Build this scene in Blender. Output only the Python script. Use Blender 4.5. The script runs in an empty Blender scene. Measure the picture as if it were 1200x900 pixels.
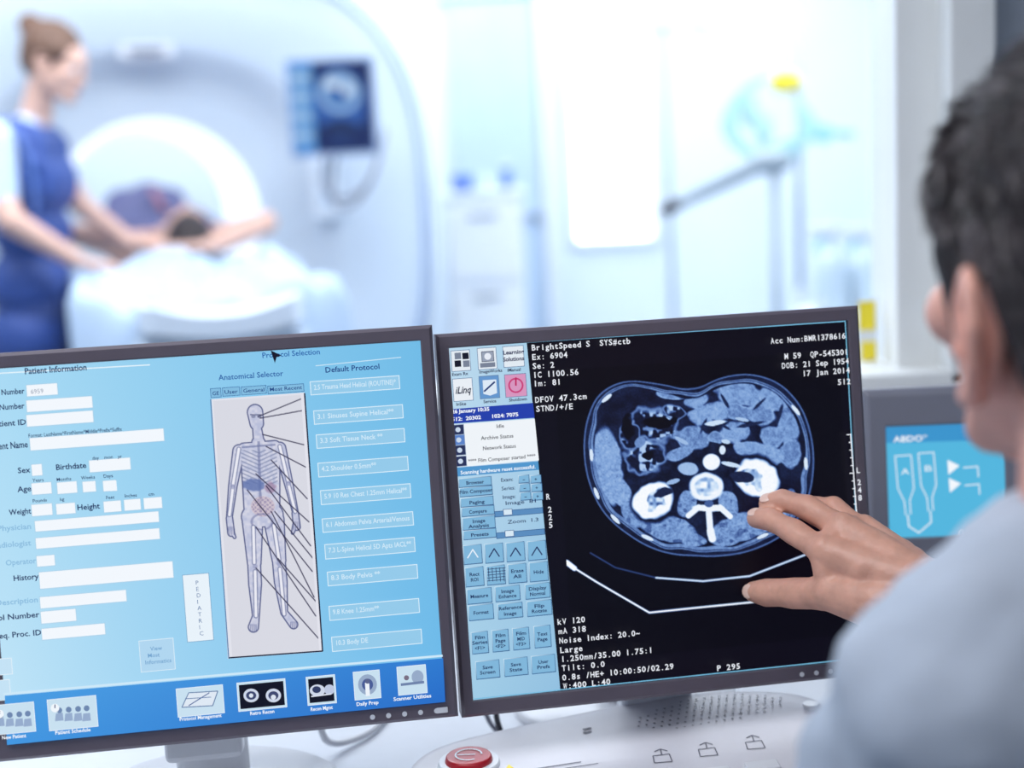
import bpy, bmesh, math, random
import numpy as np
from mathutils import Vector, Matrix
random.seed(3); rng=np.random.default_rng(5)
sc=bpy.context.scene
try:
    sc.view_settings.view_transform='Standard'; sc.view_settings.look='None'
except Exception: pass

# ------------------------------------------------------------------ helpers
def lin(c):
    return tuple(((x/255)/12.92 if x/255<=.04045 else ((x/255+.055)/1.055)**2.4) for x in c)
def mat(name,c,rough=.5,metal=0.,var=.06,scale=8.,bump=0.,emit=None,es=0.,spec=.5,coat=0.,sss=0.):
    m=bpy.data.materials.new(name); m.use_nodes=True; nt=m.node_tree; b=nt.nodes['Principled BSDF']
    c=lin(c); tc=nt.nodes.new('ShaderNodeTexCoord'); nz=nt.nodes.new('ShaderNodeTexNoise')
    nz.inputs['Scale'].default_value=scale; nz.inputs['Detail'].default_value=3
    nt.links.new(tc.outputs['Object'],nz.inputs['Vector'])
    r=nt.nodes.new('ShaderNodeValToRGB')
    r.color_ramp.elements[0].position=.3; r.color_ramp.elements[1].position=.7
    r.color_ramp.elements[0].color=tuple(x*(1-var) for x in c)+(1,)
    r.color_ramp.elements[1].color=tuple(min(1,x*(1+var)) for x in c)+(1,)
    nt.links.new(nz.outputs['Fac'],r.inputs['Fac']); nt.links.new(r.outputs['Color'],b.inputs['Base Color'])
    b.inputs['Roughness'].default_value=rough; b.inputs['Metallic'].default_value=metal
    b.inputs['Specular IOR Level'].default_value=spec
    b.inputs['Coat Weight'].default_value=coat
    if sss>0:
        b.inputs['Subsurface Weight'].default_value=sss; b.inputs['Subsurface Radius'].default_value=(.01,.004,.002); b.inputs['Subsurface Scale'].default_value=1.
    if bump>0:
        bp=nt.nodes.new('ShaderNodeBump'); bp.inputs['Strength'].default_value=bump; bp.inputs['Distance'].default_value=.01
        nt.links.new(nz.outputs['Fac'],bp.inputs['Height']); nt.links.new(bp.outputs['Normal'],b.inputs['Normal'])
    if emit:
        b.inputs['Emission Color'].default_value=lin(emit)+(1,); b.inputs['Emission Strength'].default_value=es
    return m
def root(name,loc=(0,0,0),rot=(0,0,0)):
    e=bpy.data.objects.new(name,None); e.empty_display_size=.1; e.location=loc; e.rotation_euler=rot
    sc.collection.objects.link(e); return e
def mk(name,verts,faces,m,parent=None,smooth=False,bevel=0.,bseg=3):
    me=bpy.data.meshes.new(name); me.from_pydata([tuple(v) for v in verts],[],faces); me.update()
    bm=bmesh.new(); bm.from_mesh(me); bmesh.ops.recalc_face_normals(bm,faces=bm.faces); bm.to_mesh(me); bm.free()
    o=bpy.data.objects.new(name,me); sc.collection.objects.link(o)
    if m: me.materials.append(m)
    if parent: o.parent=parent
    if smooth:
        for p in me.polygons: p.use_smooth=True
    if bevel>0:
        bv=o.modifiers.new('bevel','BEVEL'); bv.width=bevel; bv.segments=bseg; bv.limit_method='ANGLE'
    return o
def box(name,c,s,m,parent=None,bevel=0.,rot=(0,0,0),bseg=3):
    x,y,z=[a/2 for a in s]
    v=[(-x,-y,-z),(x,-y,-z),(x,y,-z),(-x,y,-z),(-x,-y,z),(x,-y,z),(x,y,z),(-x,y,z)]
    f=[(0,3,2,1),(4,5,6,7),(0,1,5,4),(1,2,6,5),(2,3,7,6),(3,0,4,7)]
    o=mk(name,v,f,m,parent,bevel=bevel,bseg=bseg); o.location=c; o.rotation_euler=rot; return o
def basis(d,a=None):
    d=np.array(d,float); d/=np.linalg.norm(d)
    if a is None: a=np.array([0,0,1.]) if abs(d[2])<.9 else np.array([1.,0,0])
    a=np.array(a,float); a=a-d*np.dot(a,d); a/=np.linalg.norm(a); return d,a,np.cross(d,a)
def cap(p1,r1,p2,r2,a=None,sa=1.,n=16):
    p1=np.array(p1,float);p2=np.array(p2,float)
    d,A,B=basis(p2-p1,a); V=[];F=[]; rings=[]
    for k in range(1,6): t=math.pi/2*(k/5); rings.append((p1-d*r1*math.cos(t)*min(1,sa+.0),r1*math.sin(t)))
    for k in range(0,5): t=math.pi/2*(k/5); rings.append((p2+d*r2*math.sin(t)*min(1,sa+.0),r2*math.cos(t)))
    for c,r in rings:
        for i in range(n):
            t=2*math.pi*i/n; V.append(c+A*r*sa*math.cos(t)+B*r*math.sin(t))
    for j in range(len(rings)-1):
        for i in range(n): F.append((j*n+i,j*n+(i+1)%n,(j+1)*n+(i+1)%n,(j+1)*n+i))
    F.append(tuple(range(n))[::-1]); F.append(tuple((len(rings)-1)*n+i for i in range(n)))
    return V,F
def ell(c,r,M=None,n=20):
    V=[];F=[];c=np.array(c,float)
    M=np.eye(3) if M is None else np.array(M)   # columns = local axes
    for j in range(1,n):
        t=math.pi*j/n
        for i in range(n):
            p=2*math.pi*i/n; V.append(c+M@np.array([r[0]*math.sin(t)*math.cos(p),r[1]*math.sin(t)*math.sin(p),r[2]*math.cos(t)]))
    for j in range(n-2):
        for i in range(n): F.append((j*n+i,(j+1)*n+i,(j+1)*n+(i+1)%n,j*n+(i+1)%n))
    F.append(tuple(range(n))); F.append(tuple((n-2)*n+i for i in range(n))[::-1])
    return V,F
def chain(pts,rs,a=None,sa=1.):
    return [cap(pts[i],rs[i],pts[i+1],rs[i+1],a,sa) for i in range(len(pts)-1)]
def join(parts):
    V=[];F=[]
    for v,f in parts:
        o=len(V); V+=list(v); F+=[tuple(i+o for i in q) for q in f]
    return V,F
def blob(name,parts,m,parent,voxel,smooth=4,noise=0.,nscale=.1):
    V,F=join(parts)
    me=bpy.data.meshes.new(name); me.from_pydata([tuple(v) for v in V],[],F); me.update()
    o=bpy.data.objects.new(name,me); sc.collection.objects.link(o); me.materials.append(m)
    bm=bmesh.new(); bm.from_mesh(me); bmesh.ops.recalc_face_normals(bm,faces=bm.faces); bm.to_mesh(me); bm.free()
    r=o.modifiers.new('remesh','REMESH'); r.mode='VOXEL'; r.voxel_size=voxel; r.use_smooth_shade=True
    s=o.modifiers.new('smooth','SMOOTH'); s.iterations=smooth; s.factor=.6
    if noise>0:
        tx=bpy.data.textures.new(name+'_tx','CLOUDS'); tx.noise_scale=nscale
        d=o.modifiers.new('disp','DISPLACE'); d.texture=tx; d.strength=noise; d.texture_coords='LOCAL'
    o.parent=parent; return o
def tube(name,pts,r,m,parent,cyc=False):
    cu=bpy.data.curves.new(name,'CURVE'); cu.dimensions='3D'; cu.bevel_depth=r; cu.bevel_resolution=3
    s=cu.splines.new('NURBS'); s.points.add(len(pts)-1); s.order_u=3; s.use_endpoint_u=True
    for p,q in zip(s.points,pts): p.co=(*q,1)
    o=bpy.data.objects.new(name,cu); sc.collection.objects.link(o); cu.materials.append(m); o.parent=parent; return o
def cyl(name,p1,p2,r,m,parent,r2=None,n=32,bevel=0.):
    d,A,B=basis(np.array(p2,float)-np.array(p1,float)); r2=r if r2 is None else r2
    V=[np.array(p1)+A*r*math.cos(2*math.pi*i/n)+B*r*math.sin(2*math.pi*i/n) for i in range(n)]+[np.array(p2)+A*r2*math.cos(2*math.pi*i/n)+B*r2*math.sin(2*math.pi*i/n) for i in range(n)]
    F=[(i,(i+1)%n,n+(i+1)%n,n+i) for i in range(n)]+[tuple(range(n))[::-1],tuple(range(n,2*n))]
    o=mk(name,V,F,m,parent,bevel=bevel)
    for p in o.data.polygons:
        if len(p.vertices)==4: p.use_smooth=True
    return o

# ------------------------------------------------------------------ materials
M_wall_c=mat('control_wall_paint',(158,166,178),.8,bump=.05,scale=40,var=.02)
M_frame=mat('window_frame_paint',(238,240,240),.5,var=.02)
M_wall_s=mat('scan_wall_paint',(223,232,240),.7,var=.02,scale=3)
M_wall_g=mat('scan_panel_paint',(182,200,220),.6,var=.03)
M_ceil=mat('ceiling_paint',(235,238,242),.9,var=.02)
M_floor=mat('vinyl_floor',(150,168,190),.35,var=.06,scale=2)
M_desk=mat('desk_laminate',(226,230,238),.25,var=.015,scale=30)
M_bezel=mat('bezel_plastic',(98,90,102),.38,var=.03,scale=60,bump=.01)
M_dark=mat('dark_plastic',(52,52,62),.5,var=.05)
M_grayp=mat('gray_plastic',(124,126,140),.45,var=.03)
M_arm=mat('arm_gray_enamel',(150,162,172),.4,var=.03)
M_silver=mat('silver_plastic',(222,224,230),.35,metal=.0,var=.02)
M_white=mat('white_plastic',(228,233,240),.35,var=.015)
M_console=mat('console_plastic',(210,209,217),.42,var=.02,scale=50)
M_gantry=mat('gantry_shell',(208,218,229),.32,var=.03,scale=1.5)
M_bore=mat('bore_liner',(238,242,250),.4,var=.01,emit=(240,244,252),es=.85)  # liner is no lamp; its glow is added to brighten the bore
M_blue=mat('blue_trim',(84,116,186),.4,var=.03)
M_skin=mat('skin_tan',(220,164,142),.45,var=.09,scale=60,bump=.18,sss=.12)
M_skinm=mat('skin_man',(220,162,146),.5,var=.08,scale=40,bump=.1,sss=.1)
M_skinl=mat('skin_light',(218,174,156),.5,var=.05,scale=20)
M_hair=mat('dark_hair',(50,42,46),.42,var=.35,scale=60)
M_hairbase=mat('hair_under_layer',(36,29,33),.7,var=.4,scale=90,bump=.5)
M_hairg=mat('gray_hair',(128,118,122),.45,var=.3,scale=60)
M_hairb=mat('brown_hair',(104,74,58),.6,var=.25,scale=50)
M_hairp=mat('black_hair',(50,40,42),.6,var=.25,scale=50)
M_shirt=mat('shirt_fabric',(164,173,188),.85,var=.05,scale=14,bump=.1)
M_vest=mat('lead_apron',(38,68,138),.6,var=.1,scale=10)
M_under=mat('white_undershirt',(196,212,232),.8,var=.04)
M_pants=mat('scrub_trousers',(58,78,138),.8,var=.1,scale=8)
M_trous=mat('dark_trousers',(40,44,58),.85,var=.1)
M_shoe=mat('shoe_leather',(40,38,42),.5)
M_sheet=mat('bed_sheet',(178,196,218),.85,var=.09,scale=6,bump=.2)
M_gown=mat('patient_blanket',(96,98,138),.85,var=.12,scale=8,bump=.2)
M_red=mat('red_button',(178,20,38),.3,var=.05)
M_redd=mat('reddish_strap',(160,84,104),.6)
M_metal=mat('brushed_metal',(160,168,180),.35,metal=.6,var=.04)
M_yellow=mat('yellow_label',(244,222,50),.5,var=.05)
M_teal=mat('teal_tube',(160,212,216),.5)
M_green=mat('green_bag',(130,205,195),.5,var=.15,scale=12)
M_black=mat('black_rubber',(22,22,26),.6)
M_icon=mat('icon_print',(104,104,118),.6)
M_lips=mat('lips',(160,84,80),.5)
M_eye=mat('eye',(40,30,28),.2)

def emis_attr(name,s=1.):
    m=bpy.data.materials.new(name); m.use_nodes=True; nt=m.node_tree
    for n in list(nt.nodes): nt.nodes.remove(n)
    o=nt.nodes.new('ShaderNodeOutputMaterial'); e=nt.nodes.new('ShaderNodeEmission'); a=nt.nodes.new('ShaderNodeAttribute')
    a.attribute_name='Col'; e.inputs['Strength'].default_value=s
    g=nt.nodes.new('ShaderNodeBsdfGlossy'); g.inputs['Roughness'].default_value=.35; g.inputs['Color'].default_value=(.02,.02,.022,1)
    ad=nt.nodes.new('ShaderNodeAddShader')
    nt.links.new(a.outputs['Color'],e.inputs['Color']); nt.links.new(e.outputs[0],ad.inputs[0]); nt.links.new(g.outputs[0],ad.inputs[1])
    nt.links.new(ad.outputs[0],o.inputs['Surface'])
    try: m.cycles.emission_sampling='NONE'
    except Exception: pass
    return m

# ------------------------------------------------------------------ flat display artwork
def homog(src,dst):
    A=[];b=[]
    for (x,y),(u,v) in zip(src,dst):
        A.append([x,y,1,0,0,0,-u*x,-u*y]);b.append(u);A.append([0,0,0,x,y,1,-v*x,-v*y]);b.append(v)
    h=np.linalg.solve(np.array(A,float),np.array(b,float)); return np.append(h,1).reshape(3,3)
_gl={}
def glyph(t,bold,shear):
    k=(t,bold,shear)
    if k not in _gl:
        cu=bpy.data.curves.new('t','FONT'); cu.body=t; cu.size=1; cu.offset=bold; cu.resolution_u=2; cu.shear=shear
        o=bpy.data.objects.new('t',cu); sc.collection.objects.link(o); bpy.context.view_layer.update()
        me=o.to_mesh(); vs=np.array([v.co[:2] for v in me.vertices]) if len(me.vertices) else np.zeros((0,2))
        fs=[list(p.vertices) for p in me.polygons]; o.to_mesh_clear(); bpy.data.objects.remove(o); bpy.data.curves.remove(cu)
        _gl[k]=(vs,fs)
    return _gl[k]
class Display:
    """Artwork of a flat display, measured on the photo and rectified to the panel's own metric plane."""
    def __init__(s,quad,w,h,dz=0.):
        s.w,s.h,s.dz=w,h,dz; s.H=homog(quad,[(0,h),(w,h),(w,0),(0,0)]); s.Hi=np.linalg.inv(s.H)
        s.V=[];s.F=[];s.C=[];s.ly=0
    def uv(s,x,y):
        q=s.H@np.array([x,y,1.]); return q[0]/q[2],q[1]/q[2]
    def pt(s,u,v): s.V.append((u-s.w/2,-s.ly*.00004,v-s.h/2+s.dz)); return len(s.V)-1
    def poly(s,pts,c,raw=False):
        s.ly+=1; f=[s.pt(*(p if raw else s.uv(*p))) for p in pts]; s.F.append(f)
        cc=c if isinstance(c,list) else [c]*len(pts); s.C+= [lin(k) for k in cc]
    def rect(s,x0,y0,x1,y1,c,border=None,bw=.0005):
        a=s.uv(x0,y0);b=s.uv(x1,y1)
        if border:
            s.poly([(a[0]-bw,a[1]+bw),(b[0]+bw,a[1]+bw),(b[0]+bw,b[1]-bw),(a[0]-bw,b[1]-bw)],border,True)
        s.poly([(a[0],a[1]),(b[0],a[1]),(b[0],b[1]),(a[0],b[1])],c,True)
    def line(s,pts,w,c):
        P=[s.uv(*p) for p in pts]; s.ly+=1; w=w*.00078/2
        for (a,b) in zip(P[:-1],P[1:]):
            d=np.array(b)-np.array(a); L=np.linalg.norm(d)
            if L<1e-9: continue
            n=np.array([-d[1],d[0]])/L*w; e=d/L*w*.4
            q=[np.array(a)+n-e,np.array(b)+n+e,np.array(b)-n+e,np.array(a)-n-e]
            s.F.append([s.pt(*k) for k in q]); s.C+=[lin(c)]*4
    def disc(s,x,y,r,c,ry=None,n=20,a0=0,a1=2*math.pi):
        ry=ry or r; s.poly([(x+r*math.cos(a0+(a1-a0)*i/n),y+ry*math.sin(a0+(a1-a0)*i/n)) for i in range(n)],c)
    def text(s,x,y,h,t,c,wpx=None,bold=.0,shear=0.):
        s.ly+=1; vs,fs=glyph(t,bold,shear)
        if len(vs)==0: return
        k=h*.00078/.70; u0,v0=s.uv(x,y); sx=k
        if wpx:
            u1,_=s.uv(x+wpx,y-wpx*.06); sx=(u1-u0)/max(vs[:,0].max(),.01)
        b=len(s.V)
        for vx,vy in vs: s.pt(u0+vx*sx,v0+vy*k)
        for f in fs: s.F.append([i+b for i in f]); s.C+=[lin(c)]*len(f)
    def mono(s,x,y,h,t,c,wpx,bold=.02):
        """fixed-pitch lettering, wpx = total width px"""
        s.ly+=1; u0,v0=s.uv(x,y); u1,_=s.uv(x+wpx,y-wpx*.06); cell=(u1-u0)/len(t); k=h*.00078/.70
        for i,ch in enumerate(t):
            if ch==' ': continue
            vs,fs=glyph(ch,bold,0.); a=vs[:,0].min();w=vs[:,0].max()-a; sx=min(k*1.05,cell*.84/w); 
            if ch in '.:,1lI': sx=min(k*.95,cell*.8/w)
            b=len(s.V); uc=u0+cell*(i+.5)-w*sx/2
            for vx,vy in vs: s.pt(uc+(vx-a)*sx,v0+vy*k)
            for f in fs: s.F.append([j+b for j in f]); s.C+=[lin(c)]*len(f)
    def grid(s,x0,y0,x1,y1,nx,ny,fn):
        s.ly+=1; a=s.uv(x0,y0);b=s.uv(x1,y1)
        U,Vv=np.meshgrid(np.linspace(a[0],b[0],nx),np.linspace(a[1],b[1],ny))
        q=np.einsum('ij,jab->iab',s.Hi,np.stack([U,Vv,np.ones_like(U)])); X=q[0]/q[2];Y=q[1]/q[2]
        rgb=np.clip(fn(X,Y),0,255)/255; rgb=np.where(rgb<=.04045,rgb/12.92,((rgb+.055)/1.055)**2.4).reshape(-1,3)
        o=len(s.V)
        for u,v in zip(U.ravel(),Vv.ravel()): s.V.append((u-s.w/2,-s.ly*.00004,v-s.h/2+s.dz))
        for j in range(ny-1):
            for i in range(nx-1):
                f=[o+j*nx+i,o+(j+1)*nx+i,o+(j+1)*nx+i+1,o+j*nx+i+1]; s.F.append(f)
                for k in f: s.C.append(tuple(rgb[k-o]))
    def build(s,name,parent,y,strength=1.):
        me=bpy.data.meshes.new(name); me.from_pydata(s.V,[],s.F); me.update()
        ca=me.color_attributes.new('Col','FLOAT_COLOR','CORNER')
        arr=np.ones((len(s.C),4),dtype=np.float32); arr[:,:3]=np.array(s.C); ca.data.foreach_set('color',arr.ravel())
        me.materials.append(emis_attr(name+'_emission',strength))
        o=bpy.data.objects.new(name,me); sc.collection.objects.link(o); o.parent=parent; o.location=(0,y,0); return o

def vnoise(X,Y,sc_,seed):
    r=np.random.default_rng(seed).random((64,64)); x=X/sc_;y=Y/sc_
    xi=np.floor(x).astype(int);yi=np.floor(y).astype(int);fx=x-xi;fy=y-yi;fx=fx*fx*(3-2*fx);fy=fy*fy*(3-2*fy)
    g=lambda a,b:r[a%64,b%64]
    return (g(xi,yi)*(1-fx)+g(xi+1,yi)*fx)*(1-fy)+(g(xi,yi+1)*(1-fx)+g(xi+1,yi+1)*fx)*fy
def ss(a,b,x): t=np.clip((x-a)/(b-a),0,1); return t*t*(3-2*t)
def segd(X,Y,a,b):
    ax,ay=a;bx,by=b;dx,dy=bx-ax,by-ay; t=np.clip(((X-ax)*dx+(Y-ay)*dy)/(dx*dx+dy*dy+1e-9),0,1)
    return np.hypot(X-ax-t*dx,Y-ay-t*dy),t

def ct_image(X,Y):
    cx,cy=822,546
    P=[(685,530),(689,492),(702,463),(730,448),(768,451),(800,458),(822,456),(850,443),(885,440),(916,451),(940,477),(953,515),(955,552),(946,594),(924,625),(890,644),(850,653),(815,653),(775,648),(738,629),(707,601),(691,567)]
    th=np.array([math.atan2(p[1]-cy,p[0]-cx) for p in P]);rr=np.array([math.hypot(p[0]-cx,p[1]-cy) for p in P])
    o=np.argsort(th);th=th[o];rr=rr[o];th=np.concatenate([th-2*np.pi,th,th+2*np.pi]);rr=np.tile(rr,3)
    T=np.arctan2(Y-cy,X-cx);D=np.hypot(X-cx,Y-cy)
    R=sum(np.interp(T+k,th,rr) for k in (-.08,-.04,0,.04,.08))/5
    n1=vnoise(X,Y,9,1);n2=vnoise(X,Y,4,2);n3=vnoise(X,Y,20,3);n4=vnoise(X,Y,2,9);n5=vnoise(X,Y,6,12);n6=vnoise(X+31,Y,1.4,15)
    e=R-D
    I=np.zeros_like(X)
    def over(mask,val):
        nonlocal I
        I=I*(1-mask)+val*mask
    over(ss(-1,.3,e),.36)
    over(ss(1.2,2.2,e),.11+.05*n1)
    front=ss(-.2,.5,-np.sin(T))
    wall=ss(5,6.5,e+4*(n3-.5))
    over(wall,.44+.09*(n2-.5))
    over(ss(6.6,7.4,e+4*(n3-.5))*(1-ss(7.6,8.4,e+4*(n3-.5))),.22)
    over(ss(11,12.5,e+5*(n3-.5)+2*front),.09+.07*n1)
    inner=ss(11.5,13.5,e)
    def E(x,y,a,b,ang=0,soft=.10,nz=.15):
        c,s=math.cos(ang),math.sin(ang);u=((X-x)*c+(Y-y)*s)/a;v=(-(X-x)*s+(Y-y)*c)/b
        d=np.hypot(u,v)+nz*(n1-.5)+nz*.5*(n5-.5); return 1-ss(1-soft,1+soft,d)
    org=lambda:.50+.10*(n4-.5)+.08*(n2-.5)+.05*(n6-.5)
    # right lobe of liver
    over(np.maximum(E(713,548,17,46,-.10),E(728,578,12,20,-.5))*inner,org()+.02)
    # colon and bowel loops with walls, dark gas, speckled content
    for q in [(768,500,30,22,.1),(758,536,24,22,0),(738,512,12,18,0),(790,484,14,10,.3)]:
        m=E(*q,nz=.35)*inner; over(m,.44); m2=E(q[0],q[1],q[2]*.86,q[3]*.84,q[4],nz=.4)*inner; over(m2,.12+.75*ss(.40,.70,n2)*ss(.3,.6,n1)*.75)
    over(E(774,496,18,7,0,nz=.9),.01); over(E(736,500,7,13,0,nz=.8),.02); over(E(760,536,8,6,0,nz=.9),.03); over(E(752,520,6,5,0,nz=.9),.9*.5)
    for q in [(812,514,21,14,.1),(835,486,26,14,-.25),(868,464,28,14,.1),(907,468,18,15,.5),(893,487,19,12,.3),(925,502,14,20,.2),(908,513,14,13,.3),(866,484,16,9,0),(862,508,19,12,0),(797,533,16,7,-.3),(927,534,12,18,0),(905,536,15,11,.2),(880,527,18,9,0),(818,471,16,8,-.3),(840,514,9,7,0),(788,464,16,6,.1)]:
        m=E(*q,soft=.12,nz=.4)*inner; over(m,org()+.03*math.sin(q[0]*3)); over(E(q[0],q[1],q[2]*.8,q[3]*.75,q[4],soft=.2,nz=.5)*inner,.48+.10*(n2-.5)+.05*(n6-.5)+.04*math.sin(q[0]*7))
    for q in [(848,500,14,2.0,.5),(880,499,18,2.0,-.2),(914,490,2.2,12,.3),(826,500,2.2,9,.4),(890,476,1.8,9,.8),(850,470,1.8,9,-.5)]: over(E(*q,soft=.3,nz=.6),.17)
    over(E(840,497,14,3,-.15,nz=.6),.8); over(E(800,518,9,2.4,.5),.62); over(E(871,493,8,2,.2),.66); over(E(852,519,5,2.4,.2),.75)
    # back and psoas muscles
    for q in [(806,592,11,16,.3),(855,592,11,16,-.3),(786,622,34,15,.22),(873,619,36,16,-.2),(742,604,11,17,-.6),(922,594,9,20,.4),(812,634,17,8,.1),(852,634,17,8,-.1)]:
        over(E(*q,soft=.07)*ss(5,8,e),org()-.02-.12*(ss(.68,.8,n5)))
    over(E(829,572,20,16.5,0,nz=.1),.95); over(E(829,572,14,11,0),.70+.6*(n2-.45)); over(E(832,597,18,4.2,0,nz=.3),.95)
    over(E(832,592,5.5,4.5),.33); 
    for a,b,w in (((832,602),(834,628),2.8),((820,596),(808,606),2.4),((845,596),(857,607),2.4),((834,624),(836,633),3.6)):
        d,_=segd(X,Y,a,b); over(1-ss(w,w+1.6,d),.95)
    # kidneys: cortex bright, hilum opening towards the spine
    over(E(768,588,29,26,-.5,nz=.1),.11);over(E(888,562,32,27,.55,nz=.1),.11)
    for (x,y,a,b,g,hx,hy) in ((767,588,24.5,20.5,-.5,9,-6),(889,562,26.5,21.5,.55,-11,-1)):
        over(E(x,y,a,b,g,nz=.14),.98); over(E(x+hx*.5,y+hy*.5,a*.58,b*.48,g,nz=.9),.64+.7*(n2-.5)); over(E(x+hx*1.5,y+hy*1.5,a*.45,b*.28,g*.4,nz=.7),.16)
    over(E(835,543,10,9.5,0,nz=.04),.97); over(E(808,551,12,7.5,.1),.62)
    over(E(848,529,3.5,5,0),.85); over(E(858,546,12,2.6,.2),.8); over(E(790,566,8,2.6,-.3),.6)
    for (x,y,g) in ((694,535,1.5),(700,580,1.2),(722,610,.8),(946,545,1.5),(938,590,1.9),(915,622,2.4),(712,468,-.7),(934,482,.9),(760,632,.4),(895,630,-.4)):
        over(E(x,y,7.5,2.2,g),.85)
    I=(I+.05*(n6-.5)*(I>.05))*ss(-1.2,.2,e)
    tb=[(693,650),(722,667),(770,679),(825,683),(880,677),(945,652)]
    for a,b in zip(tb[:-1],tb[1:]):
        d,_=segd(X,Y,a,b); I=np.maximum(I,(1-ss(.3,1.8,d))*(.85 if a[0]>740 else .25))
    tb=[(668,664),(700,684),(762,720),(820,714),(940,702),(990,694)]
    for a,b in zip(tb[:-1],tb[1:]):
        d,_=segd(X,Y,a,b); I=np.maximum(I,(1-ss(.3,1.8,d))*(1. if a[0]<900 else .5))
    d,_=segd(X,Y,(665,661),(674,668)); I=np.maximum(I,1-ss(2,4.,d))
    I=np.clip(I,0,1)
    r=np.interp(I,[0,.1,.3,.5,.75,1],[5,11,52,124,192,250]);g=np.interp(I,[0,.1,.3,.5,.75,1],[3,14,78,160,217,252]);b=np.interp(I,[0,.1,.3,.5,.75,1],[14,38,138,214,244,255])
    return np.stack([r,g,b],-1)

def body_chart(X,Y):
    bg=np.stack([np.full_like(X,216.),np.full_like(X,217.),np.full_like(X,227.)],-1)
    big=np.full_like(X,1e3)
    def C(a,ra,b,rb):
        nonlocal big
        d,t=segd(X,Y,a,b); big=np.minimum(big,d-(ra+(rb-ra)*t))
    C((299,484),9,(301,497),8);C((301,500),5,(303,515),6);C((303,520),8,(305,535),14)
    C((286,527),7,(322,524),7);C((294,532),12,(297,596),11);C((316,530),12,(317,594),11);C((296,606),13,(319,604),13)
    C((280,529),7,(273,570),5);C((273,570),5,(269,606),3.4);C((269,608),3.8,(271,625),4);C((271,622),3,(275,630),1.6)
    C((328,526),7,(338,566),5);C((338,566),5,(346,600),3.4);C((346,602),3.8,(348,618),4);C((346,616),3,(343,625),1.6)
    C((296,612),12,(298,660),8);C((298,664),7.5,(299,685),7.5);C((299,685),7.5,(300,722),4);C((300,722),4,(297,735),6)
    C((321,610),12,(327,657),8);C((327,660),7.5,(329,682),7.5);C((329,682),7.5,(333,718),4);C((333,718),4,(344,732),5)
    n=vnoise(X,Y,3,4);n2=vnoise(X,Y,7,5);n3=vnoise(X,Y,2,6)
    ins=1-ss(-.6,.6,big); edge=1-ss(.4,1.1,np.abs(big))
    base=np.stack([216-34*n,216-28*n,230-14*n],-1); img=bg*(1-ins[...,None])+base*ins[...,None]
    def paint(m,c,a=1.):
        nonlocal img
        m=(m*a)[...,None]; img=img*(1-m)+np.array(c,float)*m
    cxx=304+(Y-550)*.03
    rib=ss(.1,.6,np.sin((Y+np.abs(X-cxx)*.45)*1.35))*(Y>528)*(Y<568)*(np.abs(X-cxx)<21)
    paint(rib*ins,(120,130,164),.6)
    paint((np.abs(X-cxx)<1.6)*(Y>518)*(Y<600)*1.,(110,118,160),.6)
    d,_=segd(X,Y,(284,525),(322,522)); paint(1-ss(.6,1.5,d),(110,118,160),.7)
    paint((1-ss(9,12,np.hypot((X-297)/1.4,(Y-569)/.8)+3*n))*ins,(92,112,170),.8); paint((1-ss(6,9,np.hypot(X-317,(Y-572))+2*n)) *ins,(150,118,150),.65)
    paint((1-ss(13,15,np.hypot(X-308,(Y-594)/.85)))*ins,(206,184,190),.6)
    paint((np.sin(X*1.1+3*n2)*np.sin(Y*1.2+2*n)>.1)*((np.hypot(X-308,(Y-594)/.85)<13.5))*1.,(140,128,166),.6)
    d=np.abs(np.hypot((X-307),(Y-612)/.75)-12); paint((1-ss(.8,2,d))*ins,(120,124,165),.6)
    for a,b in (((297,618),(298,660)),((299,670),(300,722)),((321,616),(327,656)),((328,667),(333,720)),((280,527),(273,570)),((273,572),(269,604)),((328,524),(338,566)),((338,568),(346,600))):
        d,_=segd(X,Y,a,b); paint(1-ss(1.,2.2,d),(238,238,246),.9); paint((1-ss(.3,.9,np.abs(d-2.2)))*ins,(104,112,150),.7)
    for q in ((299,664),(327,661),(273,571),(338,567)): paint(1-ss(2.2,3.6,np.hypot(X-q[0],Y-q[1])),(150,155,190),.7)
    for x0,y0,s_ in ((271,618,-1),(348,612,1),(297,732,1),(344,729,1)):
        for k in range(4): d,_=segd(X,Y,(x0-3+k*2,y0),(x0-4+k*2.4,y0+9)); paint((1-ss(.3,.9,d))*ins,(100,106,150),.6)
    paint(edge,(70,78,124),.85)
    paint((1-ss(.3,1.,np.abs(Y-487)))*(np.abs(X-300)<7),(80,85,120),.8); paint((1-ss(2.2,3,np.hypot(X-297,(Y-489)*1.3)))+(1-ss(2.2,3,np.hypot(X-304,(Y-489)*1.3))),(110,116,150),.7)
    ends=[((303,489),(354,468)),((305,491),(355,482)),((308,510),(356,522)),((312,524),(358,548)),((318,540),(360,585)),((300,556),(362,612)),((312,570),(364,640)),((290,575),(366,670)),((318,600),(368,700)),((300,618),(370,722)),((326,655),(371,706)),((300,666),(373,748)),((322,600),(367,655))]
    for a,b in ends:
        d,_=segd(X,Y,a,b); paint(1-ss(.35,1.0,d),(50,48,74),.85)
    return img

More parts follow.
